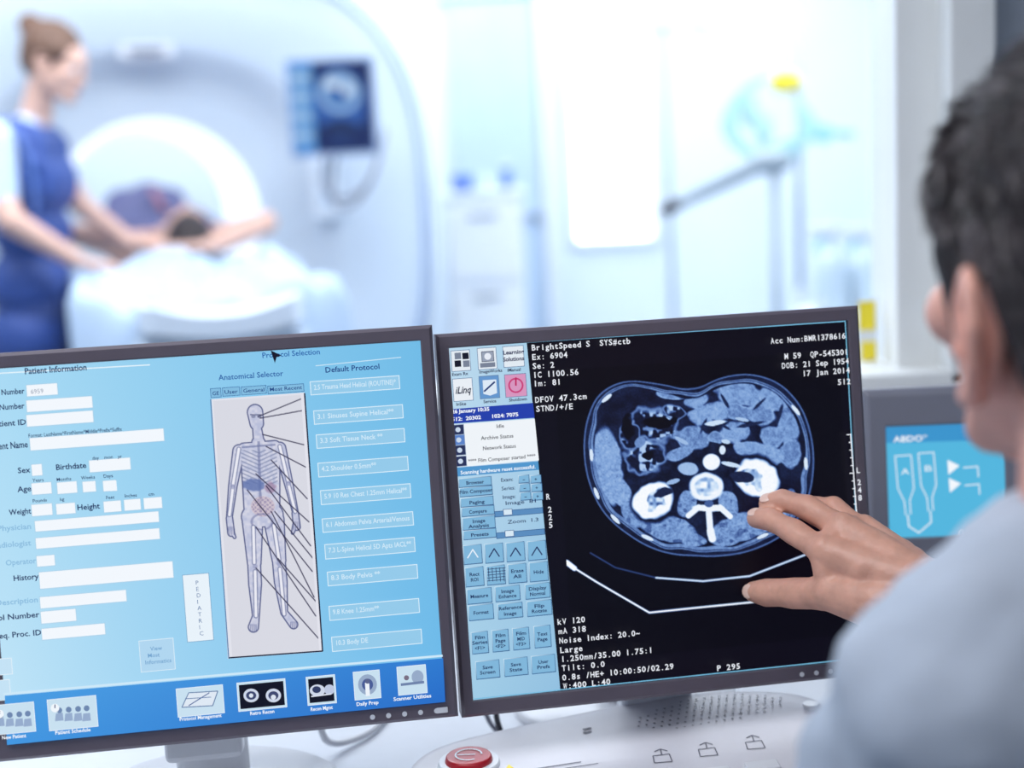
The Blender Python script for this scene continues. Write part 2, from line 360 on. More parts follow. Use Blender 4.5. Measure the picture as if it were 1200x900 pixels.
# ------------------------------------------------------------------ monitors
MW,MH=.393,.345; SW,SH=.371,.317
def monitor(loc,rot,disp,name='computer_monitor',neck=0.):
    g=root(name,loc,rot)
    W,H=MW/2,MH/2; sw,sh=SW/2,SH/2
    def ring(w,h,y,dz=0.): return [(-w,y,-h+dz),(w,y,-h+dz),(w,y,h+dz),(-w,y,h+dz)]
    R=[ring(sw,sh,.0035,.001),ring(sw,sh,.0004,.001),ring(sw+.0012,sh+.0012,0,.001),ring(W-.003,H-.003,0),ring(W,H,.003),ring(W,H,.024),ring(W-.012,H-.012,.034),ring(W-.05,H-.06,.058)]
    V=sum(R,[]);F=[]
    for j in range(len(R)-1):
        for i in range(4): F.append((4*j+i,4*j+(i+1)%4,4*j+4+(i+1)%4,4*j+4+i))
    F.append(tuple(4*(len(R)-1)+i for i in range(4)))
    mk('bezel',V,F,M_bezel,g)
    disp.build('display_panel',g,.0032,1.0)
    for k in range(5): cyl('button_%d'%k,(W-.075+k*.014,-.0008,-H+.0075),(W-.075+k*.014,.002,-H+.0075),.0022,M_silver,g,n=16)
    box('power_button',(W-.014,-.0002,-H+.0075),(.010,.002,.005),M_silver,g,.0008)
    box('neck',(neck,.085,-.12),(.07,.03,.18),M_silver,g,.006)
    box('hinge',(neck,.065,-.04),(.09,.03,.07),M_dark,g,.006)
    return g

# ---- left display
L=Display([(-27.1,435.1),(492.8,400.4),(521.6,822.3),(8.5,872.9)],SW,SH,.001)
def bgL(X,Y):  # lighter to the left: glare and viewing-angle falloff painted into the screen colour
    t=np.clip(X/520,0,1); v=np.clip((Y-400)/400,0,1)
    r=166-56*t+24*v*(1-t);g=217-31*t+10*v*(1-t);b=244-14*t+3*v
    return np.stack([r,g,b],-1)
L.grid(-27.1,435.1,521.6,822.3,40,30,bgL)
WH=(242,247,253); NV=(24,42,92); LB=(196,226,245)
L.text(307,421,6,'Protocol Selection',(28,92,168),68,.01)
L.line([(-20,440),(175,429)],1.2,(230,244,252)); L.line([(370,430),(470,420)],1.,(200,228,245))
L.poly([(317,412),(330,418),(324,420),(322,427)],(20,20,40))
L.text(28,440,6.5,'Patient Information',NV,73,.02)
L.text(256,447,6,'Anatomical Selector',(30,86,160),76,.01)
L.text(381,438,6,'Default Protocol',(24,60,130),64,.015)
rows=[('Phone Number',-22,466,50,[(30,453,67,466)],6),('Number',-2,482,0,[(30,471,108,484)],6),('Patient ID',-12,502,42,[(30,488,109,501)],6),('Patient Name',-15,529,47,[(34,515,192,528)],7),
('Sex',20,556,15,[(36,546,49,559)],6),('Age',20,578,16,[(36,568,60,581),(66,567,90,580),(96,566,112,578),(120,565,136,577)],6),
('Weight',10,605,26,[(36,593,61,606),(65,592,88,604)],6),('Physician',-4,624,40,[(40,612,186,622)],6),('Radiologist',-10,644,46,[(41,632,187,642)],6),
('Operator',6,664,36,[(42,653,64,665)],6),('History',15,682,30,[(45,672,203,688)],6),('Description',-6,711,50,[(46,701,148,712)],6),
('Protocol Number',-34,731,80,[(47,718,89,731)],6),('Req. Proc. ID',-8,750,56,[(48,738,123,749)],6)]
for t,x,y,w,bx,h in rows:
    faint=t in('Physician','Radiologist','Operator','Description')
    L.text(x,y,h,t,(140,188,222) if faint else NV,w or 30,.018)
    for b in bx:
        L.rect(b[0],b[1],b[2],b[3]-(b[2]-b[0])*.065,WH,(170,208,232))
L.text(65,552,6,'Birthdate',NV,36,.018); L.rect(104,541,153,551,WH,(170,208,232)); L.rect(128,565,137,576,WH)
L.text(90,599,6,'Height',NV,27,.018); L.rect(121,589,142,600,WH,(170,208,232)); L.rect(145,587,165,598,WH,(170,208,232)); L.rect(168,585,190,596,WH,(170,208,232))
L.text(33,514,4,'Format: LastName^FirstName^Middle^Prefix^Suffix',NV,110,.01)
for t,x,y in (('day',108,540),('mon',122,539),('yr',138,538),('Years',38,566),('Months',66,565),('Weeks',95,563),('Days',121,561),('Pounds',38,590),('kg',70,588),('Feet',124,586),('Inches',146,584),('cm',174,582)):
    L.text(x,y,3.6,t,NV,None,.01)
L.text(36,463,5,'6959',(150,160,180),15); L.rect(-20,775,14,790,LB,(230,242,250)); L.rect(-20,800,12,820,LB,(230,242,250))
L.rect(214,675,250,750,(232,242,250),(120,165,200))
for i,ch in enumerate('PEDIATRIC'): L.text(229+i*.6,686+i*7.4,4.6,ch,(90,120,165))
L.rect(163,752,205,784,(176,214,240),(225,240,250))
for i,t in enumerate(('View','Most','Informatics')): L.text(176-i*3,763+i*8,4.4,t,(110,160,205),None,.01)
for i,(t,w) in enumerate((('GE',12),('User',20),('General',29),('Most Recent',42))):
    x=247+[0,14,36,67][i]; L.rect(x,457-i*1.,x+w,466-i*2.2,(130,188,224),(60,110,165)); L.text(x+2,464.5-i*1.6,4.2,t,(24,64,130),w-4,.01)
L.poly([(248,469),(357,461),(378,764),(267,772)],(225,226,236)); L.grid(250,471,374,762,200,440,body_chart)
L.line([(357,462),(378,763),(268,771)],1.6,(30,34,60)); L.line([(268,771),(247,469)],1.2,(90,130,175))
prot=['2.5 Trauma Head Helical (ROUTINE)*','3.1 Sinuses Supine Helical**','3.3 Soft Tissue Neck **','4.2 Shoulder 0.5mm**','5.9 10 Res Chest 1.25mm Helical**','6.1 Abdomen Pelvis Arterial/Venous','7.3 L-Spine Helical 5D Apts IACL**','8.3 Body Pelvis **','9.8 Knee 1.25mm**','10.3 Body DE']
pbx=[(364,450,468,465),(368,484,472,499),(371,512,474,527),(373,545,478,560),(376,577,481,592),(378,610,484,624),(381,640,486,655),(384,672,489,686),(386,712,491,726),(389,748,494,762)]
for t,b in zip(prot,pbx):
    L.rect(b[0],b[1]-1,b[2],b[3]-9,(148,202,234),(218,238,250),.0007); L.text(b[0]+4,b[1]+8,5.5,t,(210,234,249),min(len(t)*3.2,b[2]-b[0]-8),.012)
L.poly([(6,798+17),(519,771),(521.6,822),(8.5,872.5)],[(74,158,228),(46,122,208),(38,108,200),(66,150,224)])
L.line([(5,813),(518,768)],2.5,(205,232,248))
def icon(x0,y0,x1,y1,lab,kind):
    L.rect(x0-1,y0-1,x1,y1,(200,224,240),(235,245,252)); cx,cy=(x0+x1)/2,(y0+y1)/2-1
    if kind=='scan': L.rect(x0+1,y0+1,x1-2,y1-2,(14,16,34)); [L.disc(cx+d,cy+1,9,(205,214,232),8) for d in (-13,13)]; [L.disc(cx+d,cy+1,6,(60,70,110),5) for d in (-13,13)]; L.disc(cx-13,cy+1,2.5,(220,228,240)); L.disc(cx+13,cy+3,3,(220,228,240))
    elif kind=='head': L.rect(x0+1,y0+1,x1-2,y1-2,(14,16,34)); L.disc(cx-5,cy+1,9,(206,214,232),7);L.disc(cx+9,cy,6,(190,200,225),6); L.disc(cx-6,cy,5,(50,60,100),4); L.line([(x0+5,cy+8),(x1-6,cy+5)],1.5,(220,225,240))
    elif kind=='gantry': L.disc(cx,cy,11,(150,170,200),12); L.disc(cx,cy,6.5,(70,90,150),7); L.rect(cx-3,cy-2,cx+3,cy+13,(236,242,250)); L.disc(cx,cy-4,3,(90,100,140))
    elif kind=='people':
        for d in (-16,-5,6,16): L.disc(cx+d,cy-4-d*.08,3.4,(110,135,175)); L.poly([(cx+d-5,cy+10),(cx+d-4,cy+1),(cx+d+4,cy),(cx+d+5,cy+9)],(150,172,205))
        L.disc(x0+8,y0+8,5,(240,246,252)); L.line([(x0+8,y0+8),(x0+8,y0+4)],1,(50,60,110))
    elif kind=='bed': L.disc(cx+6,cy-3,7,(150,170,200),8); L.line([(x0+4,cy+6),(x1-4,cy+3)],3,(110,130,170)); L.disc(x0+10,cy-2,3,(120,110,130))
    else:
        L.poly([(cx-22,cy+8),(cx-14,cy-9),(cx+20,cy-11),(cx+14,cy+6)],(222,232,244)); L.line([(cx-22,cy+8),(cx-14,cy-9),(cx+20,cy-11),(cx+14,cy+6),(cx-22,cy+8)],1,(90,120,165)); L.line([(cx-14,cy+6),(cx+10,cy-9)],1,(60,90,150)); L.line([(cx-18,cy-2),(cx+12,cy-4)],.8,(90,120,170))
    L.text((x0+x1)/2-len(lab)*1.3,y1+10,4.0,lab,(245,250,255),len(lab)*2.6,.02)
for a in ((-8,828,42,856,'New Patient','people'),(57,821,115,850,'Patient Schedule','people'),(208,808,263,834,'Protocol Management','flow'),(279,801,336,827,'Retro Recon','scan'),(360,794,394,822,'Recon Mgmt','head'),(415,788,446,816,'Daily Prep','gantry'),(466,782,500,810,'Scanner Utilities','bed')): icon(*a)

# ---- right display (CT image)
Rr=Display([(526.2,409.3),(994.1,376.5),(1016.3,774.0),(554.8,822.8)],SW,SH,.001)
Rr.rect(526.2,409.3,1016.3,774,(9,6,20))
Rr.grid(650,436,1003,745,460,440,ct_image)
Rr.poly([(526,409.5),(618,403),(657.5,811.5),(554.8,822.8)],[(188,218,238),(170,208,232),(146,192,224),(160,204,230)])
Rr.line([(523.5,409),(618,402.5),(992,377.5),(1014,773),(556,821.5)],1.2,(120,190,225))
for x0,y0,x1,y1,c in ((529,413,552,435,(226,234,242)),(560,410,583,433,(226,234,242)),(590,408,615,430,(226,234,242)),(531,446,555,470,(232,238,245)),(562,443,586,467,(100,150,205)),(592,441,618,465,(214,150,190))):
    Rr.rect(x0,y0,x1,y1,c,(90,120,160))
for i,(x,y) in enumerate(((533,415),(542,415),(533,424),(543,424))): Rr.rect(x,y,x+8,y+7,(20,22,40) if i%3 else (120,130,150))
Rr.rect(565,414,579,424,(150,160,180),(40,50,80)); Rr.disc(572,419,4,(230,235,245)); Rr.rect(563,427,581,431,(120,130,150))
Rr.text(590,417,4.5,'Learning',(20,30,80),25,.03); Rr.text(590,425,4.5,'Solutions',(20,30,80),25,.03)
Rr.text(534,463,8,'iLinq',(20,30,60),19,.02,.3); Rr.poly([(566,447),(582,446),(583,462),(575,465),(567,463)],(220,232,245)); Rr.line([(568,460),(580,449)],2,(30,60,120))
Rr.disc(605,453,9,(200,60,120)); Rr.disc(605,453,7,(214,150,190)); Rr.line([(605,444),(605,453)],2,(190,40,100))
for x,y,t in ((530,442,'Exam Rx'),(562,439,'ImageWorks'),(595,437,'iManual'),(535,477,'InSite'),(567,474,'Service'),(597,472,'Shutdown')): Rr.text(x,y,3.6,t,(30,40,80),None,.02)
Rr.poly([(528,481),(625,473.5),(627,491),(530,498)],(34,62,170)); Rr.text(530,486,4.2,'26 January 10:35',WH,44,.03); Rr.text(530,495,4.2,'512:  20302      1024: 7075',WH,78,.03)
Rr.poly([(531,499),(627,492),(632,541),(535,549)],(238,243,248))
for i,(x,y) in enumerate(((530,500),(531,512),(532,524),(533,537))): Rr.rect(x,y,x+14,y+10,(40,50,90) if i!=1 else (90,130,200),(150,170,200)); Rr.disc(x+7,y+5,3,(200,215,235))
for x,y,t,w in ((582,503,'Idle',9),(564,517,'Archive Status',38),(566,529,'Network Status',39),(549,544,'**** Film Composer started ****',79)): Rr.text(x,y,4.2,t,(20,26,50),w,.01)
Rr.poly([(534,549.5),(631,542),(632,552),(535,560)],(80,150,205)); Rr.text(540,557.5,4.2,'Scanning hardware reset successful.',(240,248,255),88,.02)
def btn(x0,y0,x1,y1,t=None,c=(128,182,218)):
    a=Rr.uv(x0,y0);b=Rr.uv(x1,y1-(x1-x0)*.075)
    Rr.poly([(a[0]-.0005,a[1]+.0005),(b[0]+.0006,a[1]+.0005),(b[0]+.0006,b[1]-.0008),(a[0]-.0005,b[1]-.0008)],[(215,236,248),(60,110,160),(40,86,136),(60,110,160)],True)
    Rr.poly([(a[0],a[1]),(b[0],a[1]),(b[0],b[1]),(a[0],b[1])],c,True)
    if t:
        ls=t.split('|'); n=len(ls)
        for i,q in enumerate(ls): Rr.text((x0+x1)/2-len(q)*1.5,(y0+y1)/2+2+(i-(n-1)/2)*6.2,4.,q,(22,44,92),len(q)*3.0,.02)
for i,t in enumerate(('Browser','Film Composer','Paging','Compare','Image|Analysis','Presets')):
    y=563+[0,11,23,34,46,61][i]; h=[9,9,9,9,13,9][i]; btn(538+i*1.1,y,576+i*1.1,y+h,t)
for j,t in enumerate(('Exam:','Series:','Image:')):
    y=562+j*10.; Rr.text(587+j,y+4,4.2,t,(22,44,92),None,.01)
    for k in range(2): btn(608+k*14+j,y-3,620+k*14+j,y+5,'-' if k==0 else '+')
Rr.text(592,593,4.2,'Image  81',(22,44,92),36,.01); Rr.rect(580,601,636,602,(90,140,190),(50,90,140)); Rr.rect(590,598.5,600,604,(214,232,245),(60,90,140))
Rr.text(595,615,4.2,'Zoom  1.3',(22,44,92),36,.01); Rr.rect(582,626,638,627,(90,140,190),(50,90,140)); Rr.rect(592,623.5,602,629,(214,232,245),(60,90,140))
for k in range(4):
    btn(543+k*25,641-k*1.6,565+k*25,662-k*1.6); Rr.line([(548+k*25,655-k),(554+k*25,645-k),(560+k*25,654-k)],1.4,(30,40,90) if k else (230,240,250))
btn(545,667,567,688,'Rect|ROI'); btn(570,665,592,686); btn(595,663,617,684,'Erase|All'); btn(620,661,642,682,'Hide')
for i in range(5): Rr.line([(572+i*4.4,666),(573+i*4.4,682)],.7,(30,40,90)); Rr.line([(571,668+i*3.4),(592,666+i*3.4)],.7,(30,40,90))
for x0,y0,t in ((547,692,'Measure'),(580,689,'Image|Enhance'),(615,686,'Display|Normal'),(549,711,'Format'),(583,709,'Reference|Image'),(617,706,'Flip|Rotate')): btn(x0,y0,x0+29,y0+16,t)
for x0,t in ((552,'Film|Series|<F1>'),(576,'Film|Page|<F2>'),(600,'Film|MID|<F3>'),(625,'Text|Page')): btn(x0,742-(x0-552)*.1,x0+20,766-(x0-552)*.1,t)
for x0,t in ((557,'Save|Screen'),(590,'Save|State'),(622,'User|Prefs')): btn(x0,776-(x0-557)*.1,x0+28,795-(x0-557)*.1,t)
TW=(232,236,244)
for x,y,w,t in ((622,412,116,'BrightSpeed S  SYS#ctb'),(622.5,423,42,'Ex: 6904'),(623,433.5,26,'Se: 2'),(623.5,444,54,'IC I100.56'),(624,454,33,'Im: 81'),(626,473,61,'DFOV 47.3cm'),(627,483.5,44,'STND/+/E'),
    (901,404,88,'Acc Num:BMR1378616'),(917,422,75,'M 59  QP-545301'),(914,433,79,'DOB: 21 Sep 1954'),(938,442,56,'17 Jan 2014'),(979,452,16,'512'),
    (639,586,5,'R'),(641,601,5,'2'),(641.5,610,5,'2'),(642,619,5,'5'),(1001,555,5,'L'),(1002,569,5,'2'),(1002.5,578,5,'4'),(1003,587,5,'8'),
    (652,732,33,'kV 120'),(653,743,33,'mA 318'),(654,754,95,'Noise Index: 20.0~'),(655,765,27,'Large'),(656,775.5,108,'1.250mm/35.00 1.75:1'),(657,786,51,'Tilt: 0.0'),(657.5,797,131,'0.8s /HE+ 10:00:50/02.29'),(658.5,807,56,'W:400 L:40'),(838,786,28,'P 295')):
    Rr.mono(x,y,6.6,t,TW,w)
Rr.line([(994,509),(1001,600)],1.4,TW)
for i in range(11): Rr.line([(994.5+i*.7-(5 if i%5==0 else 3),510+i*9),(994.5+i*.7,509.8+i*9)],1.2,TW)

mR=monitor((.132,1.2576,1.0022),(-.1159,0,.1443),Rr)
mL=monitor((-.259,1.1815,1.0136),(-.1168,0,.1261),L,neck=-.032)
def base_for(g,dy,dx=0.):
    yaw=g.rotation_euler[2]; c=Vector((g.location.x,g.location.y,0))+Vector((-math.sin(yaw),math.cos(yaw),0))*dy+Vector((dx,0,0))
    inv=(Matrix.Translation(g.location)@g.rotation_euler.to_matrix().to_4x4()).inverted()
    def lp(p): return tuple(inv@Vector(p))
    V,F=[],[]; n=40
    prof=[(.0,.741),(.115,.741),(.115,.746),(.108,.751),(.03,.757)]
    for r,z in prof:
        for i in range(n):
            a=2*math.pi*i/n; V.append(lp((c.x+max(r,.001)*math.cos(a)*1.05,c.y+max(r,.001)*math.sin(a)*.8,z)))
    for j in range(len(prof)-1):
        for i in range(n): F.append((j*n+i,j*n+(i+1)%n,(j+1)*n+(i+1)%n,(j+1)*n+i))
    F.append(tuple((len(prof)-1)*n+i for i in range(n)))
    mk('stand_base',V,F,M_silver,g,smooth=True)
    cyl('stand_column',lp((c.x,c.y,.75)),lp((c.x,c.y,.90)),.034,M_silver,g)
base_for(mR,.185); base_for(mL,.095,-.03)

# ------------------------------------------------------------------ third small display (injector console)
g=root('injector_control_display',(.452,1.46,.965),(-.12,0,-.05))
D3=Display([(1058,494),(1176,502),(1172,645),(1052,622)],.122,.118)
D3.rect(1058,494,1172,645,(84,182,222)); D3.poly([(1058,494),(1176,502),(1176,524),(1057.3,512)],(60,148,204))
D3.text(1064,512,8,'ABDO*',WH,32,.02)
for k in range(2):
    x=1064+k*22; D3.line([(x,528),(x+15,529),(x+15,568),(x+10,582),(x+10,598)],1.3,WH); D3.line([(x,528),(x,566),(x+5,582),(x+5,598)],1.3,WH); D3.text(x+4,550,8,'AB'[k],WH,8)
D3.line([(1071,598),(1071,612),(1080,622),(1093,612),(1093,598)],1.6,WH)
for k in range(2): D3.poly([(1114,540+k*22),(1126,549+k*22),(1114,558+k*22)],WH); D3.line([(1130,552+k*22),(1145,553+k*22),(1145,566+k*22)],1.4,WH)
D3.text(1120,636,8,'0 ml',WH,24)
D3.build('display_panel',g,-.0005,1.0)
V=[];F=[]
Rg=[(.061,.059,.002,0),(.061,.059,-.002,0),(.078,.085,-.002,.008),(.084,.091,.004,.008),(.084,.091,.03,.008),(.05,.05,.05,.0)]
for w,h,y,dz in Rg: V+=[(-w,y,-h+dz),(w,y,-h+dz),(w,y,h+dz),(-w,y,h+dz)]
for j in range(len(Rg)-1):
    for i in range(4): F.append((4*j+i,4*j+(i+1)%4,4*j+4+(i+1)%4,4*j+4+i))
F.append((20,21,22,23)); mk('housing',V,F,M_grayp,g,bevel=.002)
box('foot',(0,.03,-.186),(.11,.10,.05),M_grayp,g,.01); box('support',(0,.045,-.12),(.05,.03,.13),M_dark,g,.006)

# ------------------------------------------------------------------ console / keypad
g=root('scanner_control_console')
pts=[(-.118,1.06),(-.118,1.14),(-.112,1.212),(-.09,1.246),(-.045,1.268),(.017,1.288),(.10,1.308),(.18,1.318),(.245,1.314),(.279,1.296),(.288,1.262),(.28,1.21),(.262,1.12),(.24,1.06),(.20,1.035),(0,1.025),(-.08,1.035)]
def catmull(P,k=6):
    out=[];n=len(P)
    for i in range(n):
        p0,p1,p2,p3=[np.array(P[(i+j-1)%n],float) for j in range(4)]
        for s in range(k):
            t=s/k; out.append(.5*((2*p1)+(-p0+p2)*t+(2*p0-5*p1+4*p2-p3)*t*t+(-p0+3*p1-3*p2+p3)*t**3))
    return out
ol=catmull(pts); n=len(ol); cen=np.array([.09,1.16])
def ztop(x,y): return .765+.11*(y-1.02)+.008*math.exp(-((x-.18)/.09)**2-((y-1.29)/.035)**2)
V=[];F=[]; rings=[(1.,'b'),(1.,-.010),(.995,-.004),(.98,-.0008),(.95,0),(.85,0),(.7,0),(.5,0),(.3,0),(.12,0)]
for sx,dz in rings:
    for p in ol:
        q=cen+(p-cen)*sx; V.append((q[0],q[1],.741 if dz=='b' else ztop(*q)+dz))
for j in range(len(rings)-1):
    for i in range(n): F.append((j*n+i,j*n+(i+1)%n,(j+1)*n+(i+1)%n,(j+1)*n+i))
F.append(tuple((len(rings)-1)*n+i for i in range(n))); F.append(tuple(range(n))[::-1])
mk('console_body',V,F,M_console,g,smooth=True)
V=[];F=[]
for a in range(-9,10):
    for b in range(-3,4):
        if (a/9.5)**2+(b/3.4)**2>1: continue
        x=.172+a*.0076+b*.0015; y=1.278+b*.0066+a*.0012; z=ztop(x,y)+.0006; o=len(V)
        for i in range(8): t=math.pi*2*i/8; V.append((x+.00115*math.cos(t),y+.0013*math.sin(t),z))
        F.append(tuple(range(o,o+8)))
mk('speaker_grille',V,F,M_icon,g)
bx,by=-.056,1.214; bz=ztop(bx,by)
cyl('emergency_collar',(bx,by,bz-.004),(bx,by,bz+.003),.030,M_white,g,r2=.027); cyl('emergency_button',(bx,by,bz),(bx,by,bz+.008),.0225,M_red,g,r2=.0205,bevel=.002)
V=[];F=[]
def strip(P,w,z0):
    for a,b in zip(P[:-1],P[1:]):
        a=np.array(a);b=np.array(b);d=b-a;L_=np.linalg.norm(d);q=np.array([-d[1],d[0]])/L_*w/2;o=len(V)
        for k in (a+q,b+q,b-q,a-q): V.append((k[0],k[1],(ztop(k[0],k[1])+.0006) if z0 is None else z0))
        F.append((o,o+1,o+2,o+3))
strip([(bx+.012*math.cos(t),by+.012*math.sin(t)) for t in np.linspace(0,5.2,14)],.0016,bz+.0086)
strip([(bx-.010,by),(bx+.006,by)],.0014,bz+.0086)
mk('button_arrow',V,F,M_white,g)
V=[];F=[]
for (cx,cy) in ((.118,1.205),(.160,1.212),(.204,1.22)):
    strip([(cx-.008,cy-.007),(cx+.008,cy-.006),(cx+.007,cy+.007),(cx-.008,cy+.005),(cx-.008,cy-.007)],.0011,None)
    strip([(cx-.006,cy+.012),(cx+.0,cy+.016),(cx+.006,cy+.012)],.0013,None); strip([(cx,cy+.006),(cx,cy+.015)],.0013,None)
strip([(-.008,1.196),(.045,1.206)],.0014,None); strip([(-.006,1.190),(.06,1.202)],.001,None); strip([(.05,1.262),(.058,1.264)],.0025,None); strip([(.05,1.256),(.058,1.258)],.0025,None)
mk('printed_symbols',V,F,M_icon,g)
V=[(-.026,1.192,ztop(-.02,1.2)+.001),(-.012,1.194,ztop(-.02,1.2)+.001),(-.020,1.206,ztop(-.02,1.2)+.0022)]; mk('warning_triangle',V,[(0,1,2)],M_yellow,g)
cyl('volume_knob',(.268,1.279,ztop(.268,1.279)-.002),(.268,1.279,ztop(.268,1.279)+.004),.008,M_silver,g,bevel=.001)
for cx,cy in ((.118,1.17),(.160,1.176),(.204,1.183)): box('key',(cx,cy,ztop(cx,cy)+.001),(.03,.014,.004),M_silver,g,.0015,rot=(.11,0,.13))

# ------------------------------------------------------------------ desk
g=root('control_desk')
box('desk_top',(-.45,1.46,.7255),(3.3,.94,.03),M_desk,g,.004)
for x in (-2.0,-.5,1.1): box('panel_leg_%d'%int(x*10+30),(x,1.48,.355),(.04,.82,.71),M_white,g,.002)
g=root('monitor_cables')
tube('cable_0',[(-.02,1.36,.90),(-.035,1.36,.80),(-.03,1.35,.746),(.01,1.34,.745),(.04,1.45,.745),(.06,1.85,.745)],.003,M_dark,g)
tube('cable_1',[(-.0,1.37,.90),(-.05,1.37,.80),(-.04,1.38,.746),(-.01,1.36,.745),(.06,1.42,.745),(.10,1.85,.745)],.0025,M_grayp,g)
tube('cable_2',[(-.22,1.33,.88),(-.21,1.34,.78),(-.20,1.35,.746),(-.14,1.42,.746),(-.1,1.8,.746)],.0035,M_silver,g)

# ------------------------------------------------------------------ rooms
box('floor',(-.15,2.9,-.05),(6.7,9.4,.1),M_floor)
box('ceiling',(-.15,2.9,2.75),(6.7,9.4,.1),M_ceil)
box('wall_left',(-3.35,2.9,1.35),(.1,9.4,2.7),M_wall_s)
box('wall_right_scan',(2.65,4.9,1.35),(.1,5.4,2.7),M_wall_s)
box('wall_right_control',(1.65,.1,1.35),(.1,3.8,2.7),M_wall_c)
box('wall_rear',(-.15,-1.75,1.35),(6.7,.1,2.7),M_wall_c)
box('wall_partition_below',(-1.35,2.06,.4875),(4.0,.12,.975),M_wall_c)
box('wall_partition_right',(1.64,2.06,1.35),(1.94,.12,2.7),M_wall_c)
box('wall_partition_above',(-1.35,2.06,2.46),(4.0,.12,.48),M_wall_c)
g=root('window_1')
def wbox(nm,c,s,m,bv): return box(nm,c,s,m,g,bv)
wbox('jamb_side',(.637,2.02,1.6),(.062,.16,1.24),M_frame,.004)
wbox('reveal',(.578,2.065,1.6),(.06,.14,1.21),M_frame,.003)
wbox('sill',(-1.35,2.02,.988),(3.96,.16,.022),M_frame,.004)
wbox('head',(-1.35,2.03,2.2),(3.92,.14,.05),M_frame,.004)
gm=bpy.data.materials.new('window_glass'); gm.use_nodes=True; nt=gm.node_tree
for n_ in list(nt.nodes): nt.nodes.remove(n_)
o_=nt.nodes.new('ShaderNodeOutputMaterial'); tr=nt.nodes.new('ShaderNodeBsdfTransparent'); gl=nt.nodes.new('ShaderNodeBsdfGlossy'); mx=nt.nodes.new('ShaderNodeMixShader')
tr.inputs[0].default_value=(.98,.99,1,1); gl.inputs['Roughness'].default_value=.02; mx.inputs[0].default_value=.03
nt.links.new(tr.outputs[0],mx.inputs[1]); nt.links.new(gl.outputs[0],mx.inputs[2]); nt.links.new(mx.outputs[0],o_.inputs[0])
wbox('pane',(-1.38,2.08,1.59),(3.86,.006,1.18),gm,0.)
g=root('warning_sticker'); box('upper_label',(.525,2.07,1.066),(.024,.002,.042),M_yellow,g); box('lower_label',(.527,2.07,1.014),(.022,.002,.028),M_yellow,g); box('label_backing',(.526,2.0715,1.04),(.028,.001,.10),M_white,g)

box('wall_back_main',(-1.53,7.05,1.35),(3.78,.1,2.7),M_wall_s)
box('wall_back_right',(1.67,7.05,1.35),(1.90,.1,2.7),M_wall_s)
box('wall_back_low',(.54,7.05,.43),(.36,.1,.86),M_wall_s)
M_day=mat('daylight_pane',(250,250,255),.5,emit=(246,250,255),es=3.8,var=0)
M_slat=mat('blind_slat',(246,248,252),.7,var=.01,emit=(240,246,255),es=.5)  # slats glow by themselves, standing in for daylight passing through
g=root('window_2'); box('pane',(.54,7.09,1.78),(.36,.01,1.84),M_day,g)
for x in (.345,.735): box('frame_side_%d'%int(x*100),(x,6.985,1.76),(.03,.03,1.8),M_frame,g,.004)
box('frame_low',(.54,6.985,.87),(.42,.03,.03),M_frame,g,.004)
g=root('vertical_blind')
for k in range(5): box('slat_%d'%k,(.575+k*.034,6.955,1.78),(.030,.002,1.72),M_slat,g,rot=(0,0,.35))
box('headrail',(.54,6.955,2.66),(.42,.04,.04),M_white,g)
g=root('door_1'); box('leaf',(-.02,6.975,1.03),(.42,.03,2.06),M_wall_g,g,.004); box('frame_r',(.225,6.965,1.05),(.05,.05,2.1),M_white,g,.004); box('frame_t',(-.02,6.965,2.09),(.52,.05,.05),M_white,g,.004); box('handle',(.14,6.94,1.02),(.09,.03,.02),M_metal,g,.004)

# ------------------------------------------------------------------ CT gantry
BC=np.array([-1.267,5.3,1.13]); th=math.radians(18)
ex=np.array([math.cos(th),math.sin(th),0]); nn=np.array([math.sin(th),-math.cos(th),0]); uz=np.array([0,0,1.])
def GP(x,n_,z): return BC+ex*x+nn*n_+uz*z
g=root('ct_scanner_gantry')
N=128; V=[];F=[]
def outl(t,a=1.06,b=.98,e=3.0):
    c,s=math.cos(t),math.sin(t); r=(abs(c/a)**e+abs(s/b)**e)**(-1/e); x,z=r*c,r*s
    return x,max(z,-1.10)
def ringpts(k,r,off):
    out=[]
    for i in range(N):
        t=2*math.pi*i/N; ox,oz=outl(t); cx,cz=r*math.cos(t),r*math.sin(t)
        out.append(GP(cx+(ox-cx)*k,off,cz+(oz-cz)*k))
    return out
spec=[(.93,.37,-.90),(1.,.37,-.85),(1.,.37,-.14),(.985,.37,-.07),(.95,.37,-.025),(.90,.37,0),(.6,.40,.0),(.42,.40,-.005),(.36,.42,-.02),(.27,.42,-.09),(.20,.42,-.13),(.08,.40,-.15),(.01,.375,-.165),(0,.358,-.19)]
for s_ in spec: V+=ringpts(*s_)
for j in range(len(spec)-1):
    for i in range(N): F.append((j*N+i,j*N+(i+1)%N,(j+1)*N+(i+1)%N,(j+1)*N+i))
mk('shell',V,F,M_gantry,g,smooth=True)
V=[];F=[]
for off,r in ((-.150,.385),(-.16,.362),(-.3,.352),(-.6,.352),(-.95,.36)): V+=[GP(r*math.cos(2*math.pi*i/N),off,r*math.sin(2*math.pi*i/N)) for i in range(N)]
for j in range(4):
    for i in range(N): F.append((j*N+i,j*N+(i+1)%N,(j+1)*N+(i+1)%N,(j+1)*N+i))
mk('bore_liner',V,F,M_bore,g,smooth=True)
V=[];F=[]
for off,k in ((-.08,1.000),(-.16,1.010)): V+=ringpts(k,.37,off)
for i in range(N): F.append((i,(i+1)%N,N+(i+1)%N,N+i))
mk('rim_trim',V,F,M_blue,g,smooth=True)
V=[];F=[]
for k,off in ((.938,-.014),(.910,-.002)): V+=ringpts(k,.37,off+.006)
for i in range(N): F.append((i,(i+1)%N,N+(i+1)%N,N+i))
